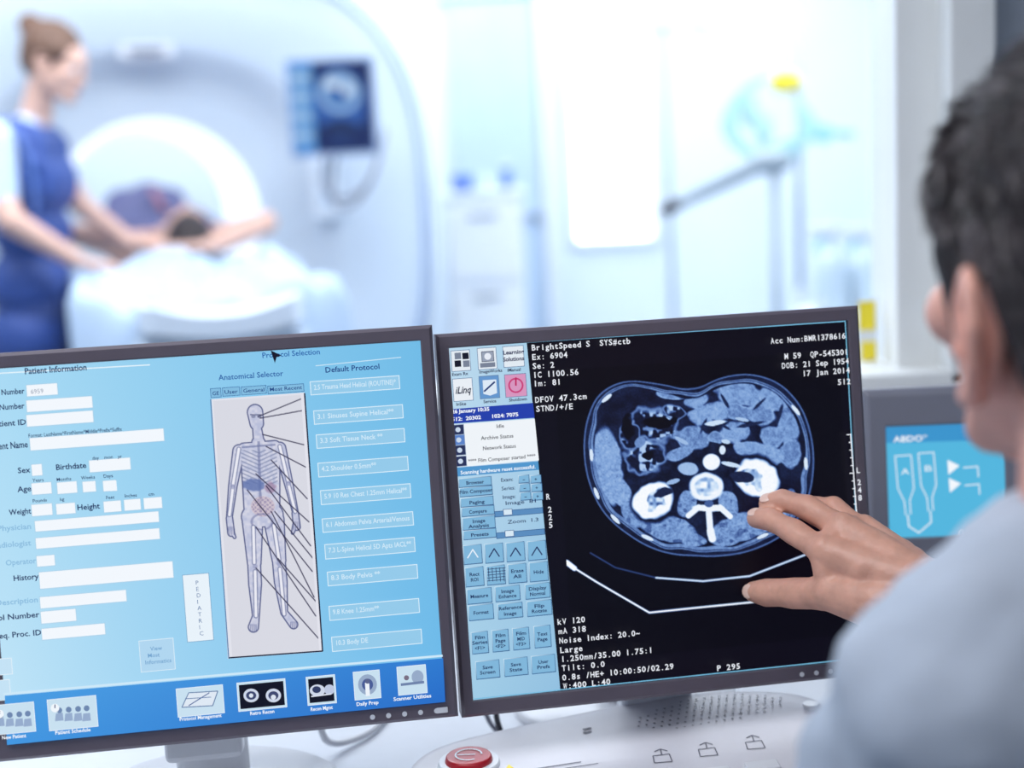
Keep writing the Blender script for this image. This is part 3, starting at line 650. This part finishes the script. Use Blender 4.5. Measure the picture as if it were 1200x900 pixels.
mk('face_groove',V,F,mat('groove_blue',(140,164,206),.4),g,smooth=True)
rot=(0,0,th)
def gbox(nm,x,n_,z,s,m,bv=.01): return box(nm,tuple(GP(x,n_,z)),s,m,g,bv,rot=rot)
gbox('status_display',0,.01,.62,(.20,.03,.06),M_silver,.025); gbox('status_screen',0,.028,.62,(.12,.004,.03),M_grayp,.01)
gbox('control_pad',.62,.012,.10,(.11,.03,.24),M_white,.015); gbox('control_pad_b',-.62,.012,.10,(.11,.03,.24),M_white,.015)
for i in range(3): gbox('pad_key_%d'%i,.62,.03,.17-i*.06,(.05,.01,.03),M_wall_g,.004)
gbox('base_plinth',0,-.45,-1.10,(1.9,.9,.05),M_grayp,.01)

# ------------------------------------------------------------------ patient table
g=root('patient_table')
def tbox(nm,x,n_,z,s,m,bv=.01): return box(nm,tuple(GP(x,n_,z)),s,m,g,bv,rot=rot)
V=[];F=[];nx=14
for j,n_ in enumerate((1.75,1.70,-.8)):
    for i in range(nx+1):
        u=-1+2*i/nx; w=.21 if j else .18; V.append(GP(u*w,n_,-.18+.035*u*u))
    for i in range(nx+1):
        u=1-2*i/nx; w=.21 if j else .18; V.append(GP(u*w,n_,-.235+.02*u*u))
m_=2*(nx+1)
for j in range(2):
    for i in range(m_): F.append((j*m_+i,j*m_+(i+1)%m_,(j+1)*m_+(i+1)%m_,(j+1)*m_+i))
F.append(tuple(range(m_))); F.append(tuple(range(2*m_,3*m_)))
mk('cradle',V,F,M_white,g,smooth=False)
tbox('carriage',0,.95,-.30,(.46,1.5,.12),M_gantry,.03); tbox('pedestal',0,1.0,-.68,(.40,.9,.66),M_gantry,.06); tbox('foot',0,1.0,-1.085,(.50,1.2,.08),M_grayp,.02)
V=[];F=[];nx,ny=70,80
for j in range(ny+1):
    for i in range(nx+1):
        u=-1+2*i/nx; v=j/ny; n_=.42+v*1.25
        w=.345+.03*math.sin(v*9); x=max(-1,min(1,u*1.35))*w; edge=max(0,abs(u)-.68)/.32
        z=-.135-.34*edge**1.3+.03*math.exp(-((v-.35)/.25)**2)*(1-u*u)
        z+=.022*math.sin(u*7+v*7)+.020*math.sin(u*4-v*16+1)+.017*math.sin(v*31+u*9)+.013*math.sin(v*23-u*19)+.008*math.sin(v*47+u*31); x+=.014*math.sin(v*22+u*5)
        if v>.93: z-=(v-.93)*4.
        V.append(GP(x,n_,z))
for j in range(ny):
    for i in range(nx): F.append((j*(nx+1)+i,j*(nx+1)+i+1,(j+1)*(nx+1)+i+1,(j+1)*(nx+1)+i))
o=mk('bed_sheet',V,F,M_sheet,g,smooth=True); so=o.modifiers.new('t','SOLIDIFY'); so.thickness=.012

# ------------------------------------------------------------------ people helpers
def frame(f,up):
    f=np.array(f,float);f/=np.linalg.norm(f);u=np.array(up,float);u=u-f*np.dot(u,f);u/=np.linalg.norm(u);l=np.cross(u,f); return np.stack([l,f,u],1)
def head_parts(C,M,s=1.,neck=None):
    P=lambda l,f,u: C+M@(np.array([l,f,u])*s)
    e=lambda c,r: ell(P(*c),tuple(a*s for a in r),M)
    q=[e((0,-.015,.03),(.074,.094,.088)),e((0,.028,-.035),(.060,.062,.072)),e((0,.045,.035),(.058,.045,.05)),cap(P(0,.074,-.092),.021*s,P(0,.070,-.085),.026*s)]
    for k in (-1,1):
        q.append(cap(P(k*.053,-.002,-.045),.02*s,P(k*.02,.072,-.088),.018*s)); q.append(e((k*.044,.060,-.018),(.023,.023,.022)))
        q.append(cap(P(k*.014,.090,.026),.009*s,P(k*.045,.076,.026),.009*s))
    q+= [cap(P(0,.093,.012),.008*s,P(0,.107,-.026),.0095*s),cap(P(-.010,.098,-.03),.008*s,P(.010,.098,-.03),.008*s),cap(P(-.018,.090,-.056),.008*s,P(.018,.090,-.056),.008*s)]
    if neck is not None: q+=neck
    return q
def ear_parts(C,M,k,s=1.,du=0.):
    def P(f,u,o=0.): return C+M@(np.array([k*(.071+max(0,-f+.008)*.45+o),f-.006,u-.008])*s+np.array([0,0,du]))
    hel=[(.012,0),(.015,.016),(.008,.030),(-.006,.034),(-.019,.026),(-.023,.008),(-.018,-.010),(-.009,-.023),(.002,-.031)]
    q=[cap(P(*a,.002),.0042*s,P(*b,.002),.0042*s) for a,b in zip(hel[:-1],hel[1:])]
    q+=[cap(P(.004,-.028),.008*s,P(.0,-.020),.006*s)]
    an=[(.004,.022),(-.008,.016),(-.012,.002),(-.008,-.010),(.004,-.016)]
    q+=[cap(P(*a,.001),.0038*s,P(*b,.001),.0038*s) for a,b in zip(an[:-1],an[1:])]
    q+=[cap(P(.013,-.006,.002),.0055*s,P(.010,-.012,0),.004*s)]
    q+=[ell(P(-.004,.003,-.006),(.005*s,.018*s,.030*s),M)]
    return q
def face_bits(C,M,parent,s=1.):
    P=lambda l,f,u: C+M@(np.array([l,f,u])*s)
    for k in (-1,1):
        V_,F_=ell(P(k*.03,.079,.006),(.012*s,.012*s,.011*s),M,12); mk('eye_%s'%('l' if k>0 else 'r'),V_,F_,M_white,parent,True)
        V_,F_=ell(P(k*.03,.089,.005),(.0055*s,.004*s,.0055*s),M,10); mk('iris_%s'%('l' if k>0 else 'r'),V_,F_,M_eye,parent,True)
    V_,F_=cap(P(-.019,.0965,-.056),.0045*s,P(.019,.0965,-.056),.0045*s); mk('lips',V_,F_,M_lips,parent,True)

# ------------------------------------------------------------------ seated man
g=root('seated_man')
az=math.radians(-12)
HC=np.array([.326,.785,1.245]); HM=frame((math.sin(az),math.cos(az),-.06),(0,.0,1))
HP=lambda l,f,u: HC+HM@np.array([l,f,u])
neck=[cap(HP(0,-.025,-.05),.060,HP(0,-.055,-.175),.064),cap(HP(.03,-.03,-.06),.032,HP(.035,-.04,-.155),.036)]
blob('head',head_parts(HC,HM,1.02,neck),M_skinm,g,.004,5)
for k in (-1,1): blob('ear_%s'%('l' if k>0 else 'r'),ear_parts(HC,HM,k,1.07,-.020),M_skinm,g,.0016,2)
face_bits(HC,HM,g,1.02)
E1=((0,-.022,.041),(.0840,.100,.102));E2=((0,-.055,.0),(.074,.063,.080));E3=((0,.045,.073),(.063,.046,.046));E4=((.050,.024,.050),(.031,.036,.043));E5=((-.050,.024,.050),(.031,.036,.043))
els=[E1,E1,E1,E2,E3,E4,E5]
hair=[ell(HP(*c),r,HM) for c,r in (E1,E2,E3,E4,E5)]+[cap(HP(-.045,-.08,-.045),.022,HP(.045,-.08,-.045),.022)]
for k in (-1,1): hair+=[cap(HP(k*.071,.024,.02),.014,HP(k*.0670,.020,-.038),.007),cap(HP(k*.067,-.035,.0),.018,HP(k*.061,-.05,-.045),.016)]
blob('hair_base',hair,M_hairbase,g,.005,4)
def strands(C,M,els,num,m,parent,name,L=(.010,.020),cond=None,w=.0005,lift=.3):
    V=[];F=[]
    while len(F)<num*2:
        c,r=els[rng.integers(len(els))]; d=rng.normal(size=3); d/=np.linalg.norm(d)
        p=np.array(c)+np.array(r)*d; nrm=d/np.array(r); nrm/=np.linalg.norm(nrm)
        if cond and not cond(p): continue
        fl=np.array([0,-.45,-.9])
        if p[2]>.095: fl=np.array([.3*np.sign(p[0]+.02),.75,.1])
        cl=np.array([math.sin(p[1]*190+p[2]*90),math.sin(p[0]*170+p[2]*130+1),math.sin(p[0]*120+p[1]*160+2)])*.08
        fl=fl-nrm*np.dot(fl,nrm); dr=nrm*lift+fl+cl+rng.normal(size=3)*.13; dr/=np.linalg.norm(dr)
        l=rng.uniform(*L); sd=np.cross(dr,rng.normal(size=3)); sd/=np.linalg.norm(sd)
        p1=p+dr*l*.55; p2=p1+(dr*.8+fl*.5)*l*.45; o=len(V)
        for q in (p-sd*w,p+sd*w,p1+sd*w*.8,p1-sd*w*.8,p2): V.append(C+M@q)
        F.append((o,o+1,o+2,o+3)); F.append((o+3,o+2,o+4))
    return mk(name,V,F,m,parent)
cnd=lambda p: (p[1]<.065 or p[2]>.06) and p[2]>-.065 and not(abs(p[0])>.055 and p[2]<-.015 and p[1]>-.03)
strands(HC,HM,els,16000,M_hair,g,'hair_strands',L=(.009,.016),cond=cnd,lift=.32)
strands(HC,HM,els,3500,M_hairg,g,'gray_hair_strands',L=(.009,.016),cond=cnd,w=.00035,lift=.34)
strands(HC,HM,[E1,E4,E5],4000,M_hairg,g,'gray_temple_strands',L=(.008,.014),cond=lambda p: abs(p[0])>.045 and -.03<p[2]<.04 and p[1]>-.07,w=.0004,lift=.32)
SHL=(.228,.700,1.033);SHR=(.49,.825,1.03)
shirt=[cap((.30,.735,1.085),.062,SHL,.072),cap((.35,.765,1.085),.062,SHR,.068),cap((.25,.73,.95),.10,(.45,.82,.95),.10),cap((.27,.735,.80),.10,(.43,.80,.80),.105),cap((.29,.71,.60),.11,(.42,.76,.60),.11),
 cap(HP(0,-.05,-.145),.066,HP(0,-.05,-.20),.085),
 cap(SHL,.070,(.160,.80,.83),.052),cap((.160,.80,.83),.05,(.235,.975,.795),.036),
 cap(SHR,.066,(.575,1.0,.865),.052),cap((.575,1.0,.865),.05,(.405,1.115,.935),.037)]
blob('shirt',shirt,M_shirt,g,.008,6,.018,.055)
ring_=[HP(.070*math.cos(t),-.045+.070*math.sin(t),-.135-.022*math.sin(t)) for t in np.linspace(0,2*math.pi,15)]
blob('collar',[cap(a,.009,b,.009) for a,b in zip(ring_[:-1],ring_[1:])],M_shirt,g,.004,3)
leg=[cap((.30,.70,.56),.10,(.42,.73,.56),.10),cap((.27,.72,.555),.09,(.22,1.12,.55),.065),cap((.44,.76,.555),.09,(.46,1.15,.55),.065),cap((.22,1.12,.55),.062,(.22,1.14,.12),.045),cap((.46,1.15,.55),.062,(.47,1.17,.12),.045)]
blob('trousers',leg,M_trous,g,.012,5)
for k,(x,y) in enumerate(((.22,1.14),(.47,1.17))): blob('shoe_%d'%k,[cap((x,y-.04,.05),.042,(x,y+.15,.04),.036),cap((x,y,.05),.045,(x,y,.09),.045)],M_shoe,g,.008,3)
# right hand touching the display
W=(.338,1.128,.956)
K=[(.262,1.186,.976),(.281,1.202,.991),(.302,1.213,.985),(.321,1.221,.970)]
TT=(.2118,1.2535,.921)
fing=[[K[0],(.242,1.218,.986),(.226,1.243,.9915),(.2160,1.2555,.9895)],
      [K[1],(.2585,1.236,1.0025),(.240,1.256,1.0050),(.2285,1.262,1.0010)],
      [K[2],(.284,1.246,.999),(.271,1.262,.997),(.262,1.267,.991)],
      [K[3],(.311,1.249,.981),(.303,1.265,.975),(.297,1.270,.967)]]
hand=[]
for i,fp in enumerate(fing):
    r=[.0135,.0120,.0105,.0092] if i<2 else [.0122,.0105,.0090,.0078]
    if i==3: r=[.0113,.0093,.0083,.0071]
    mid=(np.array(fp[0])+np.array(fp[1]))/2
    hand+=chain([fp[0],mid],[r[0],r[1]*.93])+chain([mid,fp[1]],[r[1]*.93,r[1]])
    mid=(np.array(fp[1])+np.array(fp[2]))/2
    hand+=chain([fp[1],mid,fp[2],fp[3]],[r[1],r[2]*.95,r[2]*1.03,r[3]]); hand.append(cap(W,.022,K[i],.0150))
    hand.append(ell(np.array(K[i])+np.array([.0,-.002,.003]),(.0125,.0125,.0125)))
    mid=(np.array(W)*.45+np.array(K[i])*.55); hand.append(ell(mid,(.022,.018,.017)))
for a,b in zip(K[:-1],K[1:]): hand.append(cap(a,.013,b,.013))
hand+=chain([(.326,1.128,.944),(.296,1.150,.941),(.266,1.176,.943),(.253,1.195,.936),(.240,1.213,.931),(.231,1.226,.928),(.221,1.240,.924),TT],[.025,.024,.0180,.0142,.0142,.0128,.0130,.0098])
hand+=[cap((.30,1.16,.952),.022,(.272,1.182,.965),.015),cap((.266,1.176,.945),.0135,K[0],.0135),cap(W,.0265,(.405,1.113,.932),.034),cap((.335,1.135,.952),.024,(.315,1.17,.962),.020)]
blob('right_hand',hand,M_skin,g,.0018,4)
M_nail=mat('finger_nail',(240,202,186),.25,var=.02)
def nail(tip,prev,up,nm,w=.0060,l=.0070,off=.0076):
    d=np.array(tip)-np.array(prev); d/=np.linalg.norm(d); u=np.array(up,float); u-=d*np.dot(u,d); u/=np.linalg.norm(u); s_=np.cross(d,u)
    c=np.array(tip)+u*off-d*.001; V_,F_=ell(c,(w,l,.0018),np.stack([s_,d,u],1),12); mk(nm,V_,F_,M_nail,g,True)
nail(fing[0][3],fing[0][2],(0,-.6,.8),'nail_index'); nail(fing[1][3],fing[1][2],(0,-.5,.85),'nail_middle'); nail(TT,(.224,1.236,.925),(-.5,-.75,.3),'nail_thumb',.0068,.008,.0082)
lw=np.array([.242,.99,.785]); lh=[cap(lw,.026,(.275,1.035,.772),.022,(0,0,1),.7)]
M_=np.array([.275,1.035,.765])
for i in range(4): a=M_+np.array([.022-.016*i,.002+.004*i,0]); lh+=chain([M_+np.array([.01-.008*i,-.01,0]),a+np.array([.006,.02,0]),a+np.array([.014,.045-.004*abs(i-1),-.006])],[.011,.010,.008])
lh+=chain([lw,(.235,1.02,.768),(.235,1.045,.760)],[.016,.011,.009]); blob('left_hand',lh,M_skinm,g,.003,3)

# office chair
g=root('office_chair')
box('seat',(.36,.72,.405),(.50,.46,.08),M_dark,g,.03); box('back',(.44,.46,.72),(.44,.06,.44),M_dark,g,.03,rot=(.08,0,.25)); box('back_support',(.43,.48,.46),(.06,.03,.22),M_black,g,.008)
cyl('gas_lift',(.36,.72,.09),(.36,.72,.37),.025,M_metal,g)
for k in range(5):
    a=2*math.pi*k/5+.3; e_=(.36+.27*math.cos(a),.72+.27*math.sin(a),.075); tube('spoke_%d'%k,[(.36,.72,.11),((.36+e_[0])/2,(.72+e_[1])/2,.10),e_],.018,M_black,g)
    cyl('caster_%d'%k,(e_[0]-.012,e_[1],.03),(e_[0]+.012,e_[1],.03),.03,M_black,g)

# ------------------------------------------------------------------ nurse
g=root('standing_nurse')
NC=np.array([-1.325,4.40,1.655]); NM=frame((.93,-.18,-.36),(.25,0,1)); NP=lambda l,f,u: NC+NM@np.array([l,f,u])*.92
blob('head',head_parts(NC,NM,.92,[cap(NP(0,-.03,-.06),.042,(-1.41,4.42,1.50),.05)]),M_skinl,g,.006,4)
for k in (-1,1): blob('ear_%s'%('l' if k>0 else 'r'),ear_parts(NC,NM,k,.92),M_skinl,g,.003,2)
face_bits(NC,NM,g,.92)
hr=[ell(NP(0,-.03,.045),(.080,.095,.088),NM),ell(NP(0,-.06,.01),(.07,.06,.07),NM),ell(NP(0,-.120,.095),(.036,.040,.038),NM),cap(NP(-.06,.025,.05),.024,NP(.06,.025,.05),.024)]
blob('hair',hr,M_hairb,g,.006,3,.006,.02)
SR=(-1.475,4.27,1.435);SL=(-1.43,4.57,1.445)
under=[cap((-1.43,4.40,1.465),.055,SR,.055),cap((-1.43,4.44,1.465),.055,SL,.052),cap(SR,.062,(-1.480,4.235,1.27),.060),cap(SL,.052,(-1.40,4.60,1.32),.050),cap((-1.44,4.36,1.38),.08,(-1.44,4.48,1.38),.08)]
blob('undershirt',under,M_under,g,.010,4)
vest=[cap((-1.425,4.32,1.41),.080,(-1.42,4.50,1.41),.080),cap((-1.43,4.34,1.31),.108,(-1.43,4.50,1.31),.108),cap((-1.455,4.36,1.16),.100,(-1.455,4.49,1.16),.100),cap((-1.48,4.36,1.0),.110,(-1.48,4.50,1.0),.110),cap((-1.49,4.35,.84),.112,(-1.49,4.51,.84),.112),
 cap((-1.44,4.30,1.475),.035,(-1.39,4.28,1.36),.045)]
blob('lead_apron',vest,M_vest,g,.010,4,.010,.08)
tube('apron_shoulder_trim',[(-1.47,4.265,1.50),(-1.40,4.24,1.45),(-1.37,4.235,1.33),(-1.38,4.235,1.22)],.007,M_blue,g)
arm=[cap((-1.480,4.235,1.28),.046,(-1.44,4.20,1.20),.040),cap((-1.44,4.20,1.20),.040,(-1.285,4.27,1.075),.026),cap((-1.285,4.27,1.075),.026,(-1.235,4.30,1.05),.028,(0,0,1),.6)]
hd=np.array([-1.235,4.30,1.05])
for i in range(4): arm+=chain([hd+(0,.02-.015*i,0),hd+(.035,.025-.017*i,.0),hd+(.065-.006*abs(i-1),.03-.018*i,-.012)],[.011,.010,.008])
arm+=chain([hd+(-.03,.02,0),hd+(-.0,.05,-.005),hd+(.025,.065,-.01)],[.013,.011,.009])
arm2=[cap((-1.40,4.60,1.32),.042,(-1.36,4.62,1.23),.038),cap((-1.36,4.62,1.23),.038,(-1.24,4.62,1.13),.026),cap((-1.24,4.62,1.13),.026,(-1.20,4.62,1.11),.028,(0,0,1),.6)]
hd=np.array([-1.20,4.62,1.11])
for i in range(4): arm2+=chain([hd+(0,.02-.015*i,0),hd+(.03,.025-.017*i,-.005),hd+(.055,.03-.018*i,-.025)],[.011,.010,.008])
arm2+=chain([hd+(-.03,-.02,0),hd+(.0,-.05,-.005),hd+(.02,-.06,-.015)],[.013,.011,.009])
blob('right_arm',arm,M_skinl,g,.005,3); blob('left_arm',arm2,M_skinl,g,.005,3)
pants=[cap((-1.48,4.37,.92),.10,(-1.48,4.49,.92),.10),cap((-1.48,4.36,.86),.092,(-1.47,4.34,.48),.062),cap((-1.48,4.50,.86),.092,(-1.49,4.52,.48),.062),cap((-1.47,4.34,.48),.062,(-1.50,4.33,.09),.055),cap((-1.49,4.52,.48),.062,(-1.52,4.53,.09),.055)]
blob('scrub_trousers',pants,M_pants,g,.012,4)
for k,y in enumerate((4.33,4.53)): blob('shoe_%d'%k,[cap((-1.52,y,.042),.040,(-1.37,y,.036),.034)],M_white,g,.008,3)

# ------------------------------------------------------------------ patient
g=root('lying_patient')
PC=GP(.05,.46,-.035); PM=frame((0,0,1),nn); PP=lambda l,f,u: PC+PM@np.array([l,f,u])
blob('head',head_parts(PC,PM,1.,[cap(PP(0,-.02,-.06),.055,GP(0,.26,-.05),.06)]),M_skinl,g,.007,4)
for k in (-1,1): blob('ear_%s'%('l' if k>0 else 'r'),ear_parts(PC,PM,k,1.),M_skinl,g,.003,2)
face_bits(PC,PM,g)
blob('hair',[ell(PP(0,-.020,.04),(.084,.10,.092),PM),ell(PP(0,.03,.06),(.06,.06,.06),PM)],M_hairp,g,.007,3,.006,.03)
arms=[]
for k in (-1,1):
    sh=GP(k*.17,.24,-.06);el=GP(k*.31,.50,.0);wr=GP(k*.08+.02,.68,-.055)
    arms+=[cap(sh,.055,el,.042),cap(el,.04,wr,.027),cap(wr,.028,wr+ex*(-k*.07)+nn*.02,.026,(0,0,1),.6)]
    for i in range(4): a=wr+ex*(-k*.06)+nn*(.03-.016*i); arms+=chain([a,a+ex*(-k*.04),a+ex*(-k*.07)-uz*.01],[.011,.010,.008])
    arms+=chain([wr-nn*.02,wr-nn*.04-ex*k*.03,wr-nn*.045-ex*k*.055],[.013,.011,.009])
arms.append(cap(GP(-.15,.22,-.07),.06,GP(.15,.22,-.07),.06))
blob('arms',arms,M_skinl,g,.008,4)
tor=[cap(GP(-.11,.14,-.06),.10,GP(.11,.14,-.06),.10),cap(GP(-.10,-.1,-.055),.115,GP(.10,-.1,-.055),.115),cap(GP(-.09,-.4,-.06),.11,GP(.09,-.4,-.06),.11),cap(GP(-.09,-.45,-.06),.10,GP(-.09,-.72,.05),.08),cap(GP(.09,-.45,-.06),.10,GP(.09,-.72,.05),.08),cap(GP(0,-.2,-.02),.13,GP(0,-.6,.03),.12)]
blob('blanket_covered_body',tor,M_gown,g,.012,5,.015,.08)
tube('safety_strap',[GP(-.0,.17,.05),GP(0,.0,.085),GP(0,-.25,.12)],.012,M_redd,g)

# ------------------------------------------------------------------ gantry side monitor on arm
g=root('patient_info_monitor',tuple(np.array([-.565,4.95,1.508])),(0,0,.05))
wq=[(340,75),(437,67),(440,178),(343,180)]
D4=Display(wq,.275,.305); D4.rect(340,75,440,178,(20,40,96))
D4.poly([(340,75),(366,73),(368,179.5),(343,180)],(90,150,215))
D4.disc(398,120,32,(48,92,170),42); D4.disc(398,108,25,(150,190,232),24); D4.disc(398,110,17,(60,110,180),15); D4.disc(390,98,8,(225,238,250),5); D4.disc(408,104,6,(210,228,246),8); D4.disc(398,150,22,(24,40,84),9)
for i in range(4): D4.rect(342+i*.4,88+i*22,362,96+i*22,(170,205,235))
D4.build('display_panel',g,-.003,1.0)
V=[];F=[]
Rg=[(.1375,.1525,.001),(.1375,.1525,-.004),(.146,.161,-.004),(.150,.165,.002),(.150,.165,.035),(.10,.11,.06)]
for w,h,y in Rg: V+=[(-w,y,-h),(w,y,-h),(w,y,h),(-w,y,h)]
for j in range(len(Rg)-1):
    for i in range(4): F.append((4*j+i,4*j+(i+1)%4,4*j+4+(i+1)%4,4*j+4+i))
F.append((20,21,22,23)); mk('housing',V,F,mat('monitor_housing',(136,156,190),.4),g)
tube('swing_arm',[(0,.06,0),(.05,.2,0),(.10,.33,-.03),(.12,.44,-.05)],.022,M_metal,g)
for k in range(2): tube('cable_%d'%k,[(-.02+.03*k,.05,-.10),(-.08+.03*k,.08,-.28-.04*k),(.03,.10,-.33-.03*k),(.13,.2,-.24),(.16,.40,-.08)],.008,M_grayp,g)

# ------------------------------------------------------------------ supply cabinet beside the gantry
g=root('supply_cabinet')
box('carcass',(-.085,6.2,.59),(.33,.38,1.10),M_white,g,.012); box('worktop',(-.085,6.2,1.155),(.35,.40,.03),M_white,g,.006)
for k in range(3): box('drawer_%d'%k,(-.085,6.003,.95-k*.34),(.30,.012,.31),M_frame,g,.004); box('pull_%d'%k,(-.085,5.992,1.07-k*.34),(.12,.012,.015),M_metal,g,.003)
for k in (-1,1): cyl('castor_%d'%(k+1),(-.085+k*.13,6.1,.02),(-.085+k*.13,6.13,.02),.02,M_black,g)
g=root('supply_boxes'); box('blue_box',(-.17,6.2,1.205),(.09,.12,.07),M_blue,g,.006); box('white_box',(-.06,6.22,1.20),(.10,.12,.06),M_under,g,.006); cyl('bottle',(.02,6.2,1.17),(.02,6.2,1.26),.025,M_blue,g); cyl('bottle_cap',(.02,6.2,1.26),(.02,6.2,1.285),.012,M_white,g)

# ------------------------------------------------------------------ contrast injector, drip stand
g=root('contrast_injector')
cyl('column',(.95,5.0,.06),(.95,5.0,1.24),.016,M_arm,g); cyl('column_base',(.95,5.0,.0),(.95,5.0,.06),.10,M_grayp,g,r2=.06)
blob('head_arm',[cap((.60,5.0,1.115),.022,(.70,5.0,1.16),.026),cap((.70,5.0,1.16),.028,(.90,5.0,1.245),.034),cap((.90,5.0,1.245),.040,(.97,5.0,1.25),.042)],M_arm,g,.008,3)
V_,F_=cap((.565,5.0,1.10),.022,(.605,5.0,1.118),.024); mk('injector_tip',V_,F_,M_dark,g,True)
g=root('oxygen_tubing_set')
M_bag=mat('clear_green_bag',(190,226,224),.4,var=.15,scale=10)
cyl('hanger_column',(1.08,5.22,.06),(1.08,5.22,1.95),.012,M_metal,g); cyl('hanger_base',(1.08,5.22,0),(1.08,5.22,.06),.10,M_grayp,g,r2=.06)
blob('breathing_bag',[ell((.90,5.2,1.45),(.040,.03,.08)),ell((.95,5.2,1.37),(.035,.03,.08)),cap((.86,5.2,1.48),.015,(.93,5.2,1.54),.02)],M_bag,g,.008,3)
blob('yellow_cap',[ell((1.03,5.2,1.525),(.058,.035,.042)),cap((1.04,5.2,1.54),.025,(1.08,5.22,1.52),.025)],M_yellow,g,.008,3)
for k in range(5): tube('tube_%d'%k,[(1.0-.02*k,5.2,1.55),(.86-.03*k,5.18,1.52-.03*k),(.83+.03*k,5.18,1.34-.03*k),(.98,5.18,1.20+.03*k),(1.12+.02*k,5.2,1.32),(1.08,5.21,1.46)],.008,M_bag if k%2 else M_teal,g)
cyl('side_bracket',(1.08,5.22,1.35),(1.28,5.22,1.33),.014,M_teal,g); cyl('regulator',(1.17,5.20,1.335),(1.17,5.24,1.335),.035,M_teal,g)
g=root('drip_stand')
cyl('pole',(.64,5.5,.05),(.64,5.5,1.76),.011,M_arm,g); cyl('crossbar',(.52,5.5,1.76),(.80,5.5,1.76),.008,M_arm,g)
for k in range(2): tube('hook_%d'%k,[(.53+.26*k,5.5,1.76),(.53+.26*k,5.5,1.71),(.55+.26*k,5.5,1.70),(.56+.26*k,5.5,1.73)],.004,M_metal,g)
for k in range(5):
    a=2*math.pi*k/5; cyl('foot_%d'%k,(.64,5.5,.07),(.64+.20*math.cos(a),5.5+.20*math.sin(a),.02),.012,M_metal,g)

g=root('treatment_trolley')
box('top_tray',(1.22,4.5,.76),(.56,.36,.03),M_white,g,.01); box('lower_tray',(1.22,4.5,.25),(.54,.34,.03),M_white,g,.01)
for a in (-1,1):
    for b in (-1,1): cyl('post_%d%d'%(a+1,b+1),(1.22+a*.26,4.5+b*.16,.05),(1.22+a*.26,4.5+b*.16,.84),.012,M_metal,g); cyl('wheel_%d%d'%(a+1,b+1),(1.21+a*.26,4.5+b*.16,.03),(1.23+a*.26,4.5+b*.16,.03),.03,M_black,g)
M_bott=mat('milky_bottle',(200,216,228),.3,var=.03)
def bottle(x,y,s=1.):
    g=root('spray_bottle'); P=[(.0,.0),(.045,.0),(.048,.01),(.048,.13),(.035,.17),(.015,.19),(.015,.215)]; V=[];F=[];n=24
    for r,z in P:
        for i in range(n): t=2*math.pi*i/n; V.append((x+max(r,.001)*s*math.cos(t),y+max(r,.001)*s*math.sin(t),.776+z*s))
    for j in range(len(P)-1):
        for i in range(n): F.append((j*n+i,j*n+(i+1)%n,(j+1)*n+(i+1)%n,(j+1)*n+i))
    mk('bottle_body',V,F,M_bott,g,True); box('nozzle',(x-.02*s,y,.776+.235*s),(.09*s,.025*s,.035*s),M_white,g,.006); box('trigger',(x-.035*s,y,.776+.20*s),(.012*s,.015*s,.05*s),M_green,g,.003,rot=(0,.4,0))
bottle(1.03,4.5,1.1); bottle(1.14,4.52,1.05)

# ------------------------------------------------------------------ ceiling lamps
def area(nm,loc,sx,sy,p,c=(1,1,1),rot=(0,0,0)):
    l=bpy.data.lights.new(nm,'AREA'); l.shape='RECTANGLE'; l.size=sx; l.size_y=sy; l.energy=p; l.color=c
    o=bpy.data.objects.new(nm,l); o.location=loc; o.rotation_euler=rot; sc.collection.objects.link(o); return o
area('ceiling_panel_lamp',(-1.0,3.6,2.66),2.6,1.2,82,(.92,.965,1))
area('ceiling_panel_lamp.001',(1.2,4.8,2.66),1.6,2.6,64,(.94,.975,1))
area('ceiling_panel_lamp.002',(-.3,6.45,2.66),3.0,.7,43,(.92,.965,1))
area('added_bore_light',(-2.2,6.3,2.66),1.4,.9,28,(.92,.965,1))  # unseen light added behind the gantry to brighten the view through the bore
area('control_room_lamp',(-.9,.6,2.66),1.4,1.0,35,(.95,.97,1))
area('control_room_lamp.001',(.6,-.8,2.66),1.0,.8,12,(1,.96,.92))
w=bpy.data.worlds.new('world'); sc.world=w; w.use_nodes=True; w.node_tree.nodes['Background'].inputs[0].default_value=(.6,.75,1,1); w.node_tree.nodes['Background'].inputs[1].default_value=.3

# ------------------------------------------------------------------ camera
cd=bpy.data.cameras.new('camera'); cam=bpy.data.objects.new('camera',cd); sc.collection.objects.link(cam); sc.camera=cam
cd.lens=50; cd.sensor_width=36; cd.clip_start=.05
p,r=math.radians(9.29),math.radians(2.88)
fw=Vector((0,math.cos(p),-math.sin(p))); rt=Vector((1,0,0)); dn=fw.cross(rt)
rx=rt*math.cos(r)+dn*math.sin(r); dy=dn*math.cos(r)-rt*math.sin(r)
Mx=Matrix((( rx.x,-dy.x,-fw.x,0),(rx.y,-dy.y,-fw.y,0),(rx.z,-dy.z,-fw.z,1.33),(0,0,0,1)))
cam.matrix_world=Mx
cd.dof.use_dof=True; cd.dof.focus_distance=1.245; cd.dof.aperture_fstop=2.35
